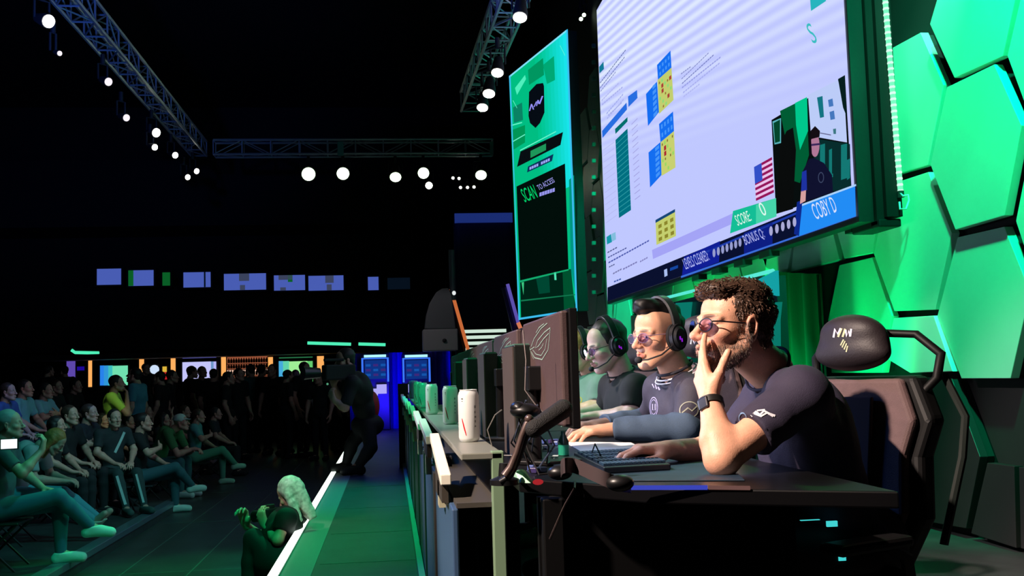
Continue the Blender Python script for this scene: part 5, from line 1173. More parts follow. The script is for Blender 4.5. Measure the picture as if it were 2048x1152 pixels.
ho = dict(ear=1.22, chin=.012, skin=(228, 170, 140), beard=(.80, (74, 64, 58)), brow=True, browc=(70, 46, 36), adam=True)
p1, b1, s1, T1, B1 = player('man in navy T-shirt resting his chin on his hand at the nearest desk', J, O1, hf, up1, S1, ho, [('L', hl), ('R', hr)], navy, hair='tousled', hair_m=hair1, rad=.95)
# locks of hair over the crown and fringe
Vh, Fh = hair_mesh(.0045, 'tousled')
def flow(p):
    if p[2] > .075: return A(.25*math.sin(p[0]*60), 1, -.15)
    return A(0, -.35, -1)
tf = tufts(Vh, Fh, 4200, .0135, .0019, flow, 3, zmin=-.055); xf(tf, T1)
hb_ = [c for c in p1.children if c.name.startswith('hair')][0]; tf.build('lock', mat('hair_lock', (92, 68, 54), .42, noise=.4, nscale=60), hb_)['kind'] = 'stuff'
# beard stubble: fine short bristles rooted in the jaw
rs = np.random.RandomState(9); me = b1.data; nv_ = len(me.vertices); co = np.zeros(nv_*3); me.vertices.foreach_get('co', co); co = co.reshape(-1, 3)+np.array(p1.location)
lc = ((co-O1) @ B1)/S1; zone = (lc[:, 2] < -.050) & (lc[:, 2] > -.135) & (lc[:, 1] > -.012) & (np.abs(lc[:, 0]) < .075) & (lc[:, 1] < .12)
zone |= (np.abs(lc[:, 0]) > .045) & (lc[:, 2] < .01) & (lc[:, 2] > -.08) & (lc[:, 1] > -.008) & (lc[:, 1] < .028)
ids = np.where(zone)[0]; nn_ = np.zeros(nv_*3); me.vertices.foreach_get('normal', nn_); nn_ = nn_.reshape(-1, 3)
mb = MB()
for i in rs.choice(ids, min(2600, len(ids)), replace=False):
    p = co[i]; d = nrm(nn_[i]*.5+A(0, 0, -.8)+rs.normal(size=3)*.35); mb.tube([p-d*.001, p+d*(.004+.004*rs.rand())], [.0006, .0002], 3)
o = mb.build('beard', mat('beard_grey', (96, 84, 76), .7, noise=.4, nscale=200), p1); o['kind'] = 'stuff'
glasses(p1, T1, (24, 18, 22), lens_m)
# collar
def collar(root, J, O, B, m, r=.071, dr=.0045, tilt=.0):
    nk = J['neck']; hd = O+B @ A(0, -.03, -.05); dn = nrm(hd-nk); c = nk+dn*.012
    MB().tube(ring_path(c, nrm(dn+J['fwd']*-tilt), r, 32), dr, 8, closed=True).build('collar', m, root, smooth=True)
collar(p1, J, O1, B1, mat('collar_navy', (40, 36, 56), .8), tilt=.12)
# wristwatch
fa = nrm(J['wrL']-J['elL']); wc = J['wrL']-fa*.014; mb = MB(); R_ = ring_path(wc, fa, .0305, 36); V = []
for p in R_: e_ = nrm(p-wc); V += [p-fa*.009, p+fa*.009, p+fa*.009+e_*.003, p-fa*.009+e_*.003]
n = len(R_); mb.add(V, [(4*i+j, 4*i+(j+1) % 4, (4*((i+1) % n))+(j+1) % 4, 4*((i+1) % n)+j) for i in range(n) for j in range(4)])
wt = mb.build('wristwatch', mat('watch_strap', (26, 24, 24), .5), p1, smooth=True)
cd_ = nrm(A(-.75, -.6, .1)); cc = wc+cd_*.033; MB().box(cc, (.010, .030, .034), frame(A(-cd_[1], cd_[0], 0), fa) if False else np.array([cd_, nrm(np.cross(fa, cd_)), fa]).T).build('watch_case', mat('watch_case', (60, 58, 62), .25, metal=.6), wt, bevel=.004)
# prints on the shirt
wp = mat('print_white', (225, 225, 232), .6)
decal(s1, [dtext('MSI', (1505, 836), (1526, 829), 9), dtext('AX', (1526, 830), (1552, 834), 9)][:0]+[dline([(1503, 832), (1512, 824), (1520, 830), (1528, 822), (1538, 828), (1550, 832)], 4.5), dline([(1508, 827), (1522, 833), (1534, 826), (1546, 833)], 4), dline([(1514, 822), (1530, 820)], 3)], wp, 'sleeve_print', s1)
decal(s1, [dring((1486, 836), 11, 2.2, sq=.75)], mat('print_blue', (110, 140, 180), .6), 'chest_badge', s1)
decal(s1, [dring((1594, 724), 2.5, 2.4, 10)], wp, 'collar_mark', s1)
# mouse under the right hand
mc = J['wrR']+A(-.105, -.012, 0); mc[2] = DZ+.003
t = thing('computer_mouse', 'dark computer mouse under the far hand of the nearest player', 'mouse', mc)
f = Field(mc-.08, mc+.08, .0025); f.ell(mc+A(0, 0, .006), (.060, .032, .034), .01); f.cut(mc+A(0, 0, .001), (0, 0, -1)); V, Fc = f.mesh(); nmesh('shell', V, Fc, mat('mouse_black', (24, 26, 30), .35), t)
MB().cyl(mc+A(-.035, -.003, .032), mc+A(-.035, .003, .032), .007, n=12).build('wheel', mat('wheel', (60, 62, 66), .5), t)

# ---- second player
Y2 = 3.92; hf = A(-math.cos(math.radians(27)), -math.sin(math.radians(27)), -.06); upv = A(-.02, 0, 1); B = frame(hf, upv)
O2 = at(1316, 674, Y=Y2)
J2 = {'neck': at(1352, 742, Y=Y2+.03), 'shL': at(1392, 790, Y=3.77), 'shR': at(1322, 780, Y=4.15), 'elL': at(1372, 868, Y=3.72), 'wrL': at(1222, 860, Y=3.80), 'elR': at(1300, 852, Y=4.30), 'wrR': at(1205, 850, Y=4.18), 'fwd': A(-1, -.15, 0)}
J2['chest'] = at(1366, 842, Y=3.98); seat_legs(J2, J2['chest'][0]+.10, 3.98)
for k in ('elL', 'wrL', 'elR', 'wrR'): J2[k][2] = max(J2[k][2], DZ+.045)
jer = mat('jersey_dark', (42, 37, 52), .7, noise=.1, nscale=10, bump=.2, bscale=400); gsl = mat('sleeve_grey', (60, 78, 98), .85, bump=.2, bscale=300)
hl = dict(d=A(-1, -.12, -.04), n=A(-.1, .1, -1), s=A(-.1, 1, 0), curls=[(20, 25, 15), (16, 25, 15), (18, 25, 15), (22, 28, 18)])
hr = dict(d=A(-1, -.1, -.03), n=A(-.1, 0, -1), s=A(0, -1, 0), curls=[(22, 25, 15)]*4)
p2, b2, s2, T2, B2 = player('man in dark jersey with headset and round glasses at the second desk', J2, O2, hf, upv, A(1, 1, 1.02), dict(fade=.55, skin=(216, 160, 128), lip=(196, 96, 96), browc=(40, 30, 26), chin=.002), [('L', hl), ('R', hr)], jer, vox=(.003, .0042, .009), hair='spiky', hair_m=mat('hair_jet', (10, 9, 9), .5, spec=.3), long_sleeve=gsl, sleeve=.93, rad=.92)
headset(p2, T2, {'mic': True, 'micside': -1}); glasses(p2, T2, (150, 120, 140), lens_m, r=.0013)
wm = mat('stripe_white', (232, 232, 236), .6)
nk = J2['neck']; hd = O2+B2 @ A(0, -.03, -.05); dn = nrm(hd-nk)
for k, (rr, off, dr, m_) in enumerate(((.070, .014, .006, mat('collar_dark', (30, 26, 36), .7)), (.080, -.004, .0035, wm), (.090, -.014, .0028, wm))):
    c = nk+dn*off; MB().tube(ring_path(c, nrm(dn-J2['fwd']*.10), rr, 36), dr, 8, closed=True).build('collar' if k == 0 else 'collar_stripe', m_, s2, smooth=True)
decal(s2, [dline([(1334, 849), (1350, 850), (1368, 855), (1384, 860), (1402, 868)], 6.5)], wm, 'sleeve_stripe', s2)
decal(s2, [dring((1308, 814), 20, 1.8, 28, sq=.42), dring((1308, 814), 15, 1.2, 28, sq=.42), dline([(1306, 808), (1306, 820), (1311, 820), (1311, 808)], 1.6), dline([(1305, 768), (1309, 776), (1311, 769), (1314, 778)], 2.2), dline([(1317, 774), (1320, 780)], 3)], mat('print_lilac', (168, 160, 200), .6), 'badge', s2)
decal(s2, [dring((1378, 820), 17, 1.8, 24, sq=1.15, rot=-.3), dline([(1364, 826), (1376, 816), (1384, 822), (1394, 812)], 2.4)], mat('print_sand', (140, 140, 120), .6), 'sleeve_badge', s2)
decal(s2, [dline([(1338, 838), (1352, 842), (1372, 846)], 7)], mat('stripe_purple', (84, 60, 170), .7), 'purple_band', s2)

# ---- third player
Y3 = 5.05; hf = A(-math.cos(math.radians(16)), -math.sin(math.radians(16)), -.26); upv = A(-.2, 0, 1); O3 = at(1214, 694, Y=Y3)
J3 = {'neck': at(1243, 748, Y=Y3+.03), 'shL': at(1274, 778, Y=4.88), 'shR': at(1225, 775, Y=5.25), 'elL': at(1262, 848, Y=4.84), 'wrL': at(1196, 862, Y=4.95), 'elR': at(1210, 850, Y=5.35), 'wrR': at(1150, 850, Y=5.25), 'fwd': A(-1, -.12, 0)}
J3['chest'] = at(1258, 815, Y=5.06); seat_legs(J3, J3['chest'][0]+.08, 5.06)
for k in ('elL', 'wrL', 'elR', 'wrR'): J3[k][2] = max(J3[k][2], DZ+.045)
p3, b3, s3, T3, B3 = player('man in black T-shirt with glasses and headset at the third desk', J3, O3, hf, upv, A(1, 1, 1), dict(skin=(222, 180, 164), browc=(50, 36, 30)), [('L', hl), ('R', hr)], mat('shirt_black', (22, 24, 24), .8), vox=(.0038, .0055, .011), hair='cap_hair', hair_m=mat('hair_dark', (34, 26, 22), .5, noise=.3, nscale=120), sleeve=.72, rad=.92, hair_h=.004)
headset(p3, T3, {'mic': True}); glasses(p3, T3, (40, 36, 38), lens_m, r=.0013); collar(p3, J3, O3, B3, mat('collar_black', (20, 20, 22), .8))
# ---- fourth player
Y4 = 6.2; hf = A(-math.cos(math.radians(10)), -math.sin(math.radians(10)), -.2); upv = A(-.15, 0, 1); O4 = at(1160, 704, Y=Y4)
J4 = {'neck': at(1182, 747, Y=Y4+.03), 'shL': at(1206, 772, Y=6.02), 'shR': at(1180, 768, Y=6.4), 'elL': at(1196, 838, Y=5.98), 'wrL': at(1150, 850, Y=6.05), 'elR': at(1150, 835, Y=6.5), 'wrR': at(1110, 835, Y=6.4), 'fwd': A(-1, -.25, 0)}
J4['chest'] = at(1180, 805, Y=6.2); seat_legs(J4, J4['chest'][0]+.08, 6.2)
for k in ('elL', 'wrL', 'elR', 'wrR'): J4[k][2] = max(J4[k][2], DZ+.045)
p4, b4, s4, T4, B4 = player('man with short fair hair in grey-green T-shirt at the fourth desk', J4, O4, hf, upv, A(1, 1, 1), dict(skin=(230, 180, 150), browc=(120, 80, 50)), [('L', hl), ('R', hr)], mat('shirt_greygreen', (120, 150, 136), .8, noise=.1, nscale=10), vox=(.0045, .0065, .012), hair='cap_hair', hair_m=mat('hair_fair', (176, 112, 60), .5, noise=.3, nscale=120), sleeve=.75, rad=.92, hair_h=.005)
decal(s4, [dring((1158, 800), 7, 2, 14), dline([(1152, 812), (1164, 818), (1154, 826), (1162, 832)], 2.4)], mat('print_yellow', (190, 180, 40), .6), 'shirt_print', s4)
headset(p4, T4, {'mic': False}); collar(p4, J4, O4, B4, mat('collar_grey', (100, 126, 114), .8))
# chairs behind the players
c1 = at(1716, 690, Y=2.98)
yaw1 = math.radians(90+38)   # the seat front turned towards the audience and a little towards the camera
fw = A(-math.sin(yaw1), math.cos(yaw1), 0)
def chair_at(px, py, Y, yawdeg, lbl):
    """yaw: 90 faces the audience (-x), larger turns towards the camera; the chair is set so its headrest is seen at the pixel"""
    h = at(px, py, Y=Y); a = math.radians(yawdeg); R = rotz(a); c = h-R @ A(0, -.325, 0); dz = h[2]-1.285
    t, hc, R = gchair(A(c[0], c[1], 0), a, lbl)
    t.scale = (1, 1, h[2]/1.285); return t, hc*A(1, 1, h[2]/1.285), R
gc, hc, R = chair_at(1708, 688, 2.95, 90+24, 'black and mauve gaming chair with logo headrest behind the nearest player')
nh = [c for c in gc.children if c.name.startswith('headrest') and 'arm' not in c.name][0]
bpy.context.view_layer.update()
class _P: pass
def bake(o):
    """surface of a part in world coordinates, for laying prints on"""
    p = _P(); me = o.data.copy(); me.transform(o.matrix_world); p.data = me; p.location = (0, 0, 0); p.parent = None; return p
def decal_on(o, polys, m, name, root, off=.002):
    d = decal(bake(o), polys, m, name, None, off)
    if d is not None: d.parent = root; bpy.context.view_layer.update(); d.matrix_parent_inverse = root.matrix_world.inverted()
    return d
lg = mat('logo_lilac', (225, 215, 240), .5); ly = mat('logo_sand', (190, 190, 150), .5)
decal_on(nh, [dline([(1668, 675), (1671, 658), (1676, 668), (1682, 657)], 4), dline([(1692, 660), (1694, 673), (1698, 662), (1701, 673)], 4), dline([(1701, 673), (1703, 658)], 4)], lg, 'logo', nh)
decal_on(nh, [dline([(1677, 674), (1684, 657)], 4), dline([(1686, 674), (1691, 658)], 4), dline([(1682, 691), (1688, 679)], 2.6), dline([(1685, 695), (1691, 682)], 2.6), dline([(1689, 699), (1694, 687)], 2.6), dline([(1693, 704), (1696, 692)], 2.6)], ly, 'crest', nh)
g2, hc2, R2_ = chair_at(1405, 675, 4.15, 90+30, 'black gaming chair with logo headrest behind the second player')
nh2 = [c for c in g2.children if c.name.startswith('headrest') and 'arm' not in c.name][0]; bpy.context.view_layer.update()
decal_on(nh2, [dline([(1382, 688), (1384, 675), (1390, 688), (1393, 676)], 2.6), dline([(1398, 676), (1400, 688), (1404, 678)], 2.6)], lg, 'logo', nh2)
chair_at(1285, 700, 5.35, 90+25, 'black gaming chair behind the third player')
chair_at(1225, 705, 6.5, 90+20, 'black gaming chair behind the fourth player')
# ------------------------------------------------------------------ the crowd
def pose(kind):
    J = {'pelvis': A(0, -.02, .52), 'chest': A(0, -.03, .93), 'neck': A(0, .0, 1.10), 'fwd': A(0, 1, 0), 'O': A(0, .05, 1.22), 'hf': A(0, 1, .05)}
    for s, o in (('L', -1), ('R', 1)):
        J['sh'+s] = A(o*.18, 0, 1.03); J['hip'+s] = A(o*.09, 0, .50); J['kn'+s] = A(o*.13, .43, .52); J['an'+s] = A(o*.12, .44, .09); J['to'+s] = A(o*.14, .61, .045)
        J['el'+s] = A(o*.25, .08, .80); J['wr'+s] = A(o*.11, .30, .65)
    H = {s: dict(d=A(-o*.5, 1, -.15), n=A(0, -.2, -1), s=A(-o, 0, 0), curls=[(25, 30, 20)]*4, r0=1.2) for s, o in (('L', -1), ('R', 1))}
    if kind in ('crossed', 'crossleg'):
        for s, o in (('L', -1), ('R', 1)): J['el'+s] = A(o*.25, .14, .83); J['wr'+s] = A(-o*.04, .25, .88); H[s] = dict(d=A(-o, .05, .05), n=A(0, -1, 0), s=A(0, 0, 1), curls=[(20, 20, 10)]*4, r0=1.2)
    if kind == 'crossleg':
        J['knR'] = A(.06, .46, .62); J['anR'] = A(-.14, .66, .34); J['toR'] = A(-.20, .80, .30); J['elL'] = A(-.25, .06, .80); J['wrL'] = A(-.05, .32, .66); H['L'] = dict(d=A(.5, 1, -.1), n=A(0, -.2, -1), s=A(1, 0, 0), curls=[(25, 30, 20)]*4, r0=1.2)
    if kind == 'lean':
        J.update(chest=A(0, .16, .87), neck=A(0, .30, 1.0), O=A(0, .40, 1.08), hf=A(0, 1, .1))
        for s, o in (('L', -1), ('R', 1)): J['sh'+s] = A(o*.18, .26, .95); J['el'+s] = A(o*.19, .42, .64); J['wr'+s] = A(o*.05, .58, .70)
    if kind == 'bowed':
        J.update(chest=A(0, .12, .86), neck=A(0, .27, .98), O=A(0, .40, 1.01), hf=A(0, 1, -.9))
        for s, o in (('L', -1), ('R', 1)): J['sh'+s] = A(o*.18, .22, .93); J['el'+s] = A(o*.26, .28, .66); J['wr'+s] = A(o*.08, .50, .62)
        for s, o in (('L', -1), ('R', 1)): J['kn'+s] = A(o*.12, .45, .48); J['an'+s] = A(o*.08, .82, .20); J['to'+s] = A(o*.10, .92, .28)
    if kind == 'forward':
        for s, o in (('L', -1), ('R', 1)): J['an'+s] = A(o*.12, .66, .10); J['to'+s] = A(o*.14, .83, .06)
    if kind == 'phone':
        J['wrR'] = A(.10, .34, 1.00); J['elR'] = A(.24, .22, .82); H['R'] = dict(d=A(-.2, .1, 1), n=A(0, -1, 0), s=A(-1, 0, 0), curls=[(40, 50, 30)]*4, r0=1.2)
        J['knR'] = A(.05, .46, .60); J['anR'] = A(-.16, .68, .30); J['toR'] = A(-.20, .84, .24)
    if kind == 'armup': J['elL'] = A(-.27, .10, 1.02); J['wrL'] = A(-.20, .12, 1.27); H['L'] = dict(d=A(.2, .1, 1), n=A(0, 1, 0), s=A(1, 0, 0), curls=[(10, 15, 10)]*4, r0=1.2)
    if kind.startswith('stand'):
        dz = .40; J['pelvis'] = A(0, 0, .95)
        for k in ('chest', 'neck', 'O'): J[k] = J[k]+A(0, 0, dz)
        for s, o in (('L', -1), ('R', 1)):
            J['sh'+s] += A(0, 0, dz); J['hip'+s] = A(o*.09, 0, .92); J['kn'+s] = A(o*.10, .02, .50); J['an'+s] = A(o*.11, -.02, .09); J['to'+s] = A(o*.14, .15, .045); J['el'+s] = A(o*.26, -.02, 1.14); J['wr'+s] = A(o*.25, .08, .90); H[s] = dict(d=A(0, .2, -1), n=A(-o, 0, 0), s=A(0, 1, 0), curls=[(20, 25, 15)]*4, r0=1.2)
        if kind == 'standchin':
            J['elR'] = A(.20, .22, 1.18); J['wrR'] = A(.06, .20, 1.42); H['R'] = dict(d=A(-.3, -.1, 1), n=A(0, -1, 0), s=A(-1, 0, 0), curls=[(35, 45, 30)]*4, r0=1.2)
            J['elL'] = A(-.24, .14, 1.16); J['wrL'] = A(.04, .24, 1.18); H['L'] = dict(d=A(1, .05, 0), n=A(0, -1, 0), s=A(0, 0, 1), curls=[(20, 20, 10)]*4, r0=1.2)
        if kind == 'standup': J['hf'] = A(0, 1, .25)
    return J, H
hair_cols = {'black': (26, 22, 22), 'brown': (70, 48, 36), 'grey': (150, 150, 150), 'fair': (170, 130, 84), 'cap': (30, 40, 44), 'white cap': (200, 220, 214)}
TPL = {}
def template(kind, hair):
    key = (kind, hair)
    if key in TPL: return TPL[key], False
    J, H = pose(kind)
    r, *_ = player('x', J, J['O'], J['hf'], A(0, 0, 1), A(1, 1, 1), dict(skin=(196, 150, 132)), [('L', H['L']), ('R', H['R'])], mat('crowd_cloth', (60, 60, 60), .85), vox=(.0085, .011, .014), hair=hair, hair_m=mat('crowd_hair', (26, 22, 22), .6), sleeve=.75, hair_h=.010, fold=.008)
    TPL[key] = r; return r, True
def cloth(c): return mat('cloth_%d_%d_%d' % c, c, .85)
def setm(o, m):
    for s in o.material_slots: s.link = 'OBJECT'; s.material = m
HH = {'lap': 1.22, 'forward': 1.22, 'crossed': 1.22, 'crossleg': 1.22, 'lean': 1.08, 'bowed': 1.01, 'phone': 1.22, 'armup': 1.22, 'standchin': 1.62, 'stand': 1.62, 'standup': 1.62}
seat_proto = None
def crowd(px, py, X, kind, yaw, hair, hc, sc_, tc_, shoe, lbl, chair=True, Y=None, grp=None, clampv=(.85, 1.14)):
    global seat_proto
    h = at(px, py, X=X) if Y is None else at(px, py, Y=Y)
    fl = RZ if (h[0] > -4.65 and h[1] < 13.4) else (-.22 if (h[0] < -4.75 and h[1] < 27.5) else FL)
    s = min(max((h[2]-fl)/HH[kind], clampv[0]), clampv[1]); r0, new = template(kind, hair)
    r = r0 if new else copy_tree(r0)
    a = math.radians(yaw-90); R = rotz(a); J, _ = pose(kind); off = R @ (J['O']*A(1, 1, 0))*s
    r.scale = (s, s, s); r.rotation_euler = (0, 0, a); r.location = (h[0]-off[0], h[1]-off[1], fl+.46*s)
    tag(r, lbl, 'person', grp)
    for c in r.children:
        n = c.name.split('.')[0]
        if n == 'shirt': setm(c, cloth(sc_))
        elif n == 'trousers': setm(c, cloth(tc_))
        elif n == 'shoe': setm(c, cloth(shoe))
        elif n == 'hair': setm(c, mat('hair_'+hc, hair_cols[hc], .6))
    if not kind.startswith('stand') and chair:
        if seat_proto is None:
            t = thing('folding_chair', '', 'chair', (0, 0, 0)); m = mat('seat_dark', (24, 26, 28), .5)
            MB().box2((-.21, -.19, .395), (.21, .20, .42)).build('seat', m, t, bevel=.01); MB().box2((-.21, -.215, .52), (.21, -.195, .80)).build('backrest', m, t, bevel=.008)
            for sx_ in (-.19, .19): MB().tube([A(sx_, -.20, .80), A(sx_, -.19, .40), A(sx_, .17, 0)], .011, 6).build('leg', m, t); MB().tube([A(sx_, .17, .39), A(sx_, -.20, 0)], .011, 6).build('leg', m, t)
            seat_proto = t; cch = t
        else: cch = copy_tree(seat_proto)
        cch.location = (r.location[0], r.location[1], fl); cch.rotation_euler = (0, 0, a); cch.scale = (1, 1, s*.97)
        tag(cch, ' '.join(('dark folding chair under the '+lbl.split(',')[0]).split()[:16]), 'chair', None)
    return r, h, s
DK = (30, 32, 36); BLK = (20, 21, 24)
crowd(15, 850, -3.15, 'phone', 2, 'cap_hair', 'grey', (70, 90, 96), (52, 100, 128), (210, 220, 215), 'grey haired person in jeans holding up a glowing phone, at the left edge')
crowd(105, 884, -3.22, 'bowed', 0, 'long', 'fair', (150, 160, 160), (86, 150, 166), (190, 190, 170), 'bowed person in pale top with outstretched jeans, second in the front row')
crowd(111, 853, -3.62, 'lap', -8, 'long', 'black', (26, 26, 30), DK, DK, 'dark haired woman in black, seated behind the bowed person')
crowd(14, 785, -4.95, 'lap', -12, 'cap_hair', 'brown', (58, 84, 140), DK, DK, 'person in blue shirt high in the back row at the left edge', clampv=(.8, 1.1))
crowd(48, 778, -4.95, 'lap', -10, 'cap_hair', 'black', (110, 180, 190), DK, DK, 'man in open teal shirt in the back row', clampv=(.8, 1.1))
crowd(90, 783, -4.95, 'crossed', -12, 'cap_hair', 'black', (130, 196, 208), DK, DK, 'person in pale teal T-shirt in the back row', clampv=(.8, 1.1))
crowd(111, 775, -5.6, 'lap', -15, 'cap_hair', 'brown', DK, DK, DK, 'dim face just behind the pale teal T-shirt', clampv=(.8, 1.1))
crowd(150, 773, -5.6, 'lap', -15, 'cap_hair', 'black', BLK, DK, DK, 'very dim person left of the standing man, in the back row', clampv=(.8, 1.1))
crowd(138, 832, -3.66, 'lap', -22, 'cap_hair', 'brown', BLK, DK, DK, 'person in black with raised face, left of the bearded man')
crowd(177, 828, -3.66, 'crossed', -15, 'cap_hair', 'brown', (24, 26, 32), DK, DK, 'bearded man in black with folded arms in the middle of the crowd')
crowd(204, 843, -4.1, 'lap', -25, 'long', 'black', BLK, DK, DK, 'pale faced woman between the bearded man and the striped trousers')
rM, hM, sM = crowd(228, 838, -3.22, 'forward', -52, 'cap_hair', 'black', (34, 40, 44), (40, 60, 60), (60, 80, 76), 'man in dark striped jacket and trousers in front of the standing man')
crowd(234, 768, -4.0, 'standchin', 5, 'cap_hair', 'black', (196, 236, 100), DK, DK, 'standing man in yellow-green T-shirt with hand at his chin')
crowd(268, 752, -4.3, 'standup', 170, 'cap_hair', 'black', (70, 140, 160), DK, DK, 'standing person in teal shirt right behind the yellow-green T-shirt')
crowd(284, 846, -3.05, 'crossleg', 4, 'cap_hair', 'black', BLK, (50, 92, 100), (196, 220, 206), 'person in black with jeans and white sneakers, legs crossed')
crowd(292, 825, -4.2, 'lap', -10, 'cap_hair', 'brown', DK, DK, DK, 'dim person behind the white sneakers wearer')
crowd(326, 846, -3.5, 'armup', -8, 'long', 'black', DK, DK, DK, 'seated person with one pale arm raised')
crowd(360, 846, -2.95, 'lean', -12, 'cap', 'white cap', (60, 120, 70), (50, 100, 104), (200, 235, 220), 'man in pale cap and green shirt leaning forward on his knees')
crowd(368, 824, -3.6, 'lap', -10, 'cap_hair', 'brown', (40, 80, 50), DK, DK, 'greenish head just behind the pale cap')
crowd(395, 833, -3.0, 'crossleg', 0, 'cap_hair', 'brown', (90, 160, 160), (90, 170, 140), (170, 230, 200), 'person in teal top with bright legs crossed, right of the pale cap')
crowd(430, 828, -2.98, 'lap', 0, 'cap_hair', 'black', (40, 46, 50), DK, DK, 'last seated person in dark clothes at the right end of the front row')
crowd(452, 840, -3.4, 'lap', 0, 'cap_hair', 'black', BLK, DK, DK, 'barely visible seated person beyond the end of the front row')
crowd(255, 862, -3.9, 'lap', -5, 'cap_hair', 'black', BLK, DK, DK, 'dark seated person behind the striped jacket')
for i, (px, py, Y, yaw, kd) in enumerate([(610, 738, 22, 60, 'stand'), (385, 744, 24, 80, 'stand'), (405, 741, 24.6, 100, 'standup'), (428, 751, 23, 90, 'stand'), (479, 750, 22, 80, 'stand'), (500, 742, 24, 90, 'stand'), (524, 738, 24, 100, 'standup'), (544, 742, 23, 90, 'stand'), (345, 754, 22, 70, 'stand'), (318, 757, 21, 90, 'stand'), (292, 754, 24, 90, 'stand'),
                                         (458, 757, 21, 95, 'stand'), (577, 753, 22, 85, 'stand'), (592, 752, 23.6, 90, 'stand'), (655, 747, 24, 90, 'stand'), (682, 750, 23, 100, 'stand'), (128, 759, 24, 90, 'stand'), (98, 758, 23, 80, 'stand'), (637, 757, 21, 90, 'stand')]):
    Lb = {0: 'silhouette of a man against the pale green screen', 1: 'left dark head against the lilac screen', 2: 'dark head in the middle of the lilac screen', 6: 'tallest dark figure before the bottle shelves'}.get(i, 'dark standing figure in the back of the hall')
    crowd(px, py, 0, kd, yaw-90+[0, 35, -60, 80, -30, 140, 60, -110, 20, 170, -45][i % 11], 'cap_hair', 'black', BLK if i != 5 else (40, 90, 90), BLK, BLK, Lb, Y=Y, grp='dark standing figures at the back' if 'dark standing' in Lb else None, clampv=(.95, 1.12))
# glowing phone of the first person
pc = at(18, 888, X=-2.78); t = thing('phone', 'glowing white phone screen held up at the left edge', 'phone', pc); d = nrm(CAM-pc+A(-6, 0, 2)); R = frame(d)
fwd_ = nrm(A(.35, -1, .1)); R = frame(fwd_); MB().box(pc, (.128, .009, .082), R).build('case', black, t, bevel=.003)
MB().box(pc+fwd_*.0052, (.108, .001, .068), R).build('display', emit('phone_white', (235, 245, 255), 1.3), t)
t = thing('bottle', 'clear dark drinks bottle standing by the riser corner', 'bottle', at(340, 976, Z=RZ)); MB().lathe(at(340, 976, Z=RZ), [(.03, 0), (.033, .01), (.033, .13), (.012, .19), (.012, .22)], 14).build('body', mat('bottle_clear', (60, 90, 90), .1), t, smooth=True)
MB().lathe(at(340, 976, Z=RZ)+A(0, 0, .22), [(.014, 0), (.014, .02)], 12).build('cap', wp, t)
def pj(p):
    c = M3.T @ (np.array(p)-CAM); return (1024+F*c[0]/-c[2], 576-F*c[1]/-c[2])
bpy.context.view_layer.update(); JM, _ = pose('forward'); MW = np.array(rM.matrix_world); LW = lambda p: (MW @ np.append(np.array(p)-A(0, 0, .46), 1))[:3]
cam_side = 'R'
for part, pts, w_, nm in (('trousers', [LW(JM['knR']+A(.0, .0, -.02)), LW(JM['anR']+A(0, 0, .05))], 5, 'side_stripe'), ('trousers', [LW(JM['knL']+A(.0, .0, -.02)), LW(JM['anL']+A(0, 0, .05))], 4, 'side_stripe'), ('shirt', [LW(A(-.12, .1, 1.04)), LW(A(.02, .12, .78))], 5, 'jacket_stripe')):
    o_ = [c for c in rM.children if c.name.startswith(part)][0]; P2_ = [pj(p) for p in pts]; n_ = 8
    decal_on(o_, [dline([lerp(P2_[0], P2_[1], i/n_) for i in range(n_+1)], w_)], mat('stripe_pale', (170, 200, 196), .7), nm, o_, .006)
# white stripes on the jacket and trousers of the seated man (thin piping)
# ---- photographer crouching beside the stage
Yw = 7.5; Jw = {'pelvis': at(562, 1122, Y=7.05), 'chest': A(-.86, 7.15, .00), 'neck': A(-.78, 7.22, .15), 'fwd': nrm(A(-.8, .55, .0)), 'shL': A(-.90, 7.05, .09), 'shR': A(-.73, 7.38, .09)}
Jw['shL'] = at(572, 1038, Y=7.0); Jw['elL'] = at(556, 1080, Y=6.95); Jw['wrL'] = at(530, 1052, Y=7.15); Jw['elR'] = A(-.88, 7.55, -.1); Jw['wrR'] = A(-1.0, 7.45, .03); Jw['w'] = .85
Jw['chest'] = at(565, 1062, Y=7.2); Jw['neck'] = at(584, 1020, Y=7.3); Jw['shR'] = at(596, 1030, Y=7.5)
for s, o in (('L', -1), ('R', 1)): Jw['hip'+s] = Jw['pelvis']+A(.0, o*.10, 0); Jw['kn'+s] = at(508, 1078, Y=7.25+o*.12); Jw['an'+s] = A(-.94, 7.15+o*.12, -.50); Jw['to'+s] = A(-1.06, 7.25+o*.12, -.555)
Ow = at(582, 990, Y=7.3); hw = dict(d=A(-.3, .3, .9), n=A(.5, .6, .1), s=A(.3, .4, -.2), curls=[(40, 45, 30)]*4); hw2 = dict(d=A(-.2, -.3, .9), n=A(-.2, -.9, 0), s=A(.2, 0, .8), curls=[(40, 45, 30)]*4)
pw, *_ = player('crouching woman with long blonde hair in black, photographing beside the stage edge', Jw, Ow, A(-.7, .35, -.45), A(-.1, 0, 1), A(.88, .88, .92), dict(skin=(214, 170, 140)), [('L', hw), ('R', hw2)], mat('shirt_black', (22, 24, 24), .8), vox=(.006, .007, .012), hair='long', hair_m=mat('hair_blonde', (226, 214, 204), .45, spec=.5, noise=.35, nscale=40), sleeve=.55, rad=.78, hair_h=.006)
pw.location = pw.location
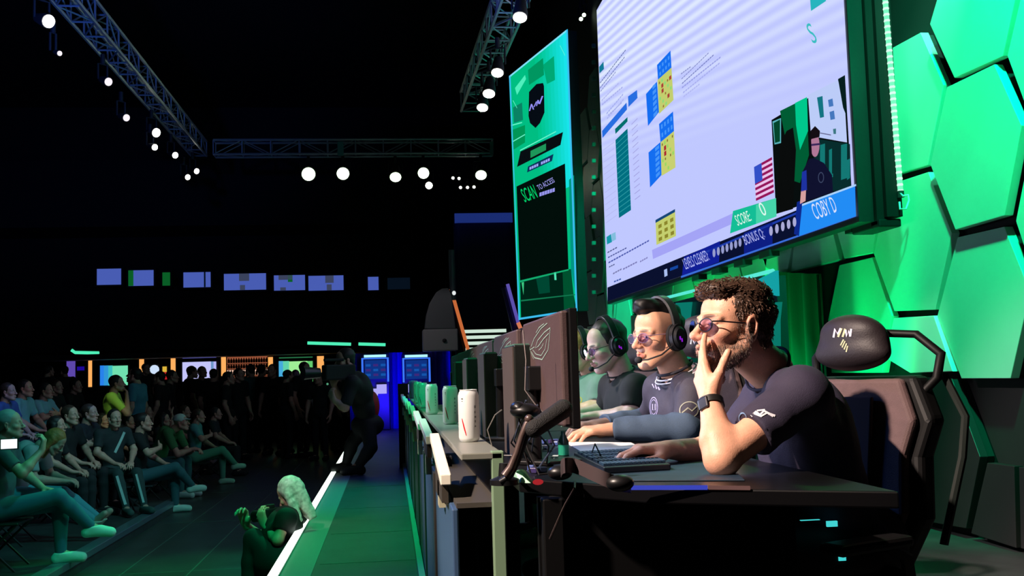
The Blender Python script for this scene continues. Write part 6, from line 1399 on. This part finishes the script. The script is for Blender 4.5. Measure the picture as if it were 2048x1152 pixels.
cc = at(541, 1030, Y=7.22); t = thing('camera', 'black camera held by the crouching blonde woman', 'camera', cc); R = frame(A(-.8, .55, -.1)); MB().box(cc, (.13, .06, .09), R).build('camera_body', black, t, bevel=.01); MB().cyl(cc+R[:, 1]*.03, cc+R[:, 1]*.14, .036, .040, 18).build('camera_lens', blk2, t, smooth=True); MB().box(cc+R[:, 2]*.055, (.05, .05, .03), R).build('viewfinder', black, t, bevel=.006)
# ---- camera operator bent over on the stage edge
Jc = {'pelvis': at(735, 850, Y=11.3), 'chest': at(722, 775, Y=11.2), 'neck': at(700, 742, Y=11.2), 'fwd': nrm(A(-.9, -.3, -.3))}
Jc['shL'] = at(705, 765, Y=11.0); Jc['shR'] = at(700, 752, Y=11.4); Jc['elL'] = at(690, 815, Y=10.95); Jc['wrL'] = at(668, 800, Y=10.95); Jc['elR'] = at(680, 800, Y=11.45); Jc['wrR'] = at(668, 770, Y=11.3)
Jc['hipL'] = Jc['pelvis']+A(0, -.09, 0); Jc['hipR'] = Jc['pelvis']+A(0, .09, 0); Jc['knL'] = at(742, 895, Y=11.1); Jc['knR'] = at(705, 885, Y=11.4)
Jc['anL'] = A(at(716, 935, Y=11.1)[0], 11.1, .09); Jc['anR'] = A(at(692, 930, Y=11.45)[0], 11.45, .09)
for s in 'LR': Jc['to'+s] = Jc['an'+s]+A(-.14, -.04, -.045)
pc_, *_ = player('camera operator in black bent over at the far end of the stage edge', Jc, at(690, 722, Y=11.2), A(-.95, -.4, -.15), A(0, 0, 1), A(1, 1, 1), dict(skin=(180, 140, 124)), [('L', hw), ('R', hw2)], mat('shirt_black', (22, 24, 24), .8), vox=(.007, .009, .014), hair='cap_hair', hair_m=mat('hair_black', (22, 18, 18), .45), sleeve=.9, hair_h=.008)
cc = at(668, 745, Y=11.05); t = thing('video_camera', 'shoulder video camera of the bent operator', 'camera', cc); R = frame(A(-.9, -.45, 0))
MB().box(cc+A(.05, 0, 0), (.12, .34, .16), R).build('camera_body', black, t, bevel=.015); MB().cyl(cc+R[:, 1]*.16, cc+R[:, 1]*.34, .05, .07, 18).build('camera_lens', blk2, t, smooth=True); MB().box(cc+R[:, 2]*.13, (.04, .22, .03), R).build('carry_handle', black, t, bevel=.008)
MB().ell(at(655, 768, Y=10.9), .012, n=8).build('indicator_light', emit('cam_green', (90, 170, 130), .8), t)
t = thing('backpack', 'red and black bag on the back of the camera operator', 'bag', at(742, 815, Y=11.3)); f = Field(at(742, 815, Y=11.3)-.25, at(742, 815, Y=11.3)+.25, .012); f.ell(at(744, 812, Y=11.35), (.08, .13, .16), .03); V, Fc = f.mesh(); nmesh('pouch', V, Fc, mat('bag_red', (150, 20, 26), .7), t)
struct(MB().box2((.085, 11.85, 0), (.20, 12.0, .92)), 'pillar', black)
# ------------------------------------------------------------------ light
w = bpy.data.worlds.new('world'); scene.world = w; w.use_nodes = True; w.node_tree.nodes['Background'].inputs[0].default_value = (.10, .14, .2, 1); w.node_tree.nodes['Background'].inputs[1].default_value = .004
G = (70, 255, 120)
GT = (0, 255, 172)
light('SPOT', 'green_wash', (2.0, 3.2, 4.6), 1900, GT, (3.2, 5.3, 2.6), .1, 52, .6)
light('SPOT', 'green_beam', (2.5, 3.6, 5.6), 900, (130, 255, 205), (3.2, 5.75, 2.9), .05, 16, .8)
light('SPOT', 'green_top_panel', (2.2, 3.6, 5.2), 700, (130, 255, 205), (3.2, 5.5, 3.6), .05, 22, .8)
light('SPOT', 'green_wash', (2.0, 9.5, 5.3), 1800, GT, (3.2, 10.5, 1.6), .1, 75, .7)
light('SPOT', 'green_wash', (2.0, 13.4, 5.3), 1500, (10, 255, 190), (3.2, 13.5, 2), .1, 70, .7)
light('SPOT', 'added_green_uplight', (2.72, 7.9, .25), 260, (0, 255, 130), (3.2, 7.5, 2.1), .08, 95, .6)  # unseen uplight added behind the light wall to brighten the panels
light('SPOT', 'added_green_uplight', (2.72, 10.4, .25), 260, (0, 255, 130), (3.2, 10.2, 1.9), .08, 95, .6)  # second unseen uplight, added for the panels farther along
light('SPOT', 'added_standing_fill', (-1.2, 10.5, 5.4), 420, (215, 255, 170), (-4.0, 15.4, .8), .1, 9, .7)  # added spot with no visible source, brightens the standing man
light('SPOT', 'white_key', (-3.7, 1.0, 5.2), 4300, (255, 230, 214), (.8, 3.0, 1.0), .10, 22, .4)
light('SPOT', 'hair_light', (-1.9, 5.6, 3.4), 200, (240, 232, 240), (-.69, 7.3, .22), .06, 7, .6)  # added spot that whitens the crouching woman's hair, no fixture modelled
light('SPOT', 'white_key', (-3.4, 6.6, 4.9), 1450, (250, 238, 238), (1.0, 5.0, 1.1), .12, 27, .5)
light('SPOT', 'green_top', (2.4, 7.0, 4.2), 50, (60, 255, 90), (1.1, 3.0, 1.1), .1, 18, .6)
light('SPOT', 'green_floor', (-.4, 11.5, 6.2), 1300, (0, 255, 150), (-1.2, 8.0, -.5), .2, 42, .7)
light('SPOT', 'green_floor', (-.2, 3, 6.5), 1150, (0, 255, 165), (-.9, 6.6, -.4), .2, 46, .7)
light('SPOT', 'blue_floor', (-.6, 10, 5.5), 420, (20, 90, 255), (.05, 9.5, 0), .2, 36, .7)
light('SPOT', 'teal_crowd', (.2, 7.0, 5.8), 650, (50, 235, 225), (-3.3, 11.2, .0), .25, 40, .8)
light('SPOT', 'pale_crowd', (-.5, 9, 5.8), 300, (190, 190, 225), (-4.2, 13.0, .6), .25, 34, .8)
light('SPOT', 'blue_crowd', (-1.5, 12, 5.8), 500, (70, 140, 255), (-4.9, 13.5, .6), .25, 26, .8)
light('SPOT', 'blue_curtain', (-.1, 18.9, .5), 160, (40, 20, 255), (.25, 20.4, .8), .2, 80, .6)
light('SPOT', 'added_box_fill', (-.2, 17.5, 3.2), 40, (235, 225, 230), (.95, 19.4, 1.9), .1, 34, .6)  # small white spot added so the hooded box reads grey
light('SPOT', 'blue_truss', (-2.6, 8.5, 3.6), 900, (60, 110, 255), (-3.9, 12.5, 5.6), .1, 60, .6)
light('SPOT', 'blue_truss', (.2, 10.5, 4.0), 300, (60, 90, 255), (1.6, 12.0, 5.7), .1, 50, .6)
light('SPOT', 'blue_facade', (-1.6, 6.5, 3.2), 220, (70, 140, 255), (.15, 4.0, .2), .2, 50, .6)
light('SPOT', 'added_panel_fill', (1.6, 4.6, 3.2), 130, (170, 255, 200), at(1840, 690, X=3.14), .05, 11, .6)  # narrow spot added only to make the mint panel pale
light('SPOT', 'added_green_uplight', (2.6, 6.2, .3), 80, (0, 255, 140), (3.2, 6.75, 1.6), .08, 70, .6)  # another unseen uplight, added for the panel above the near headrest
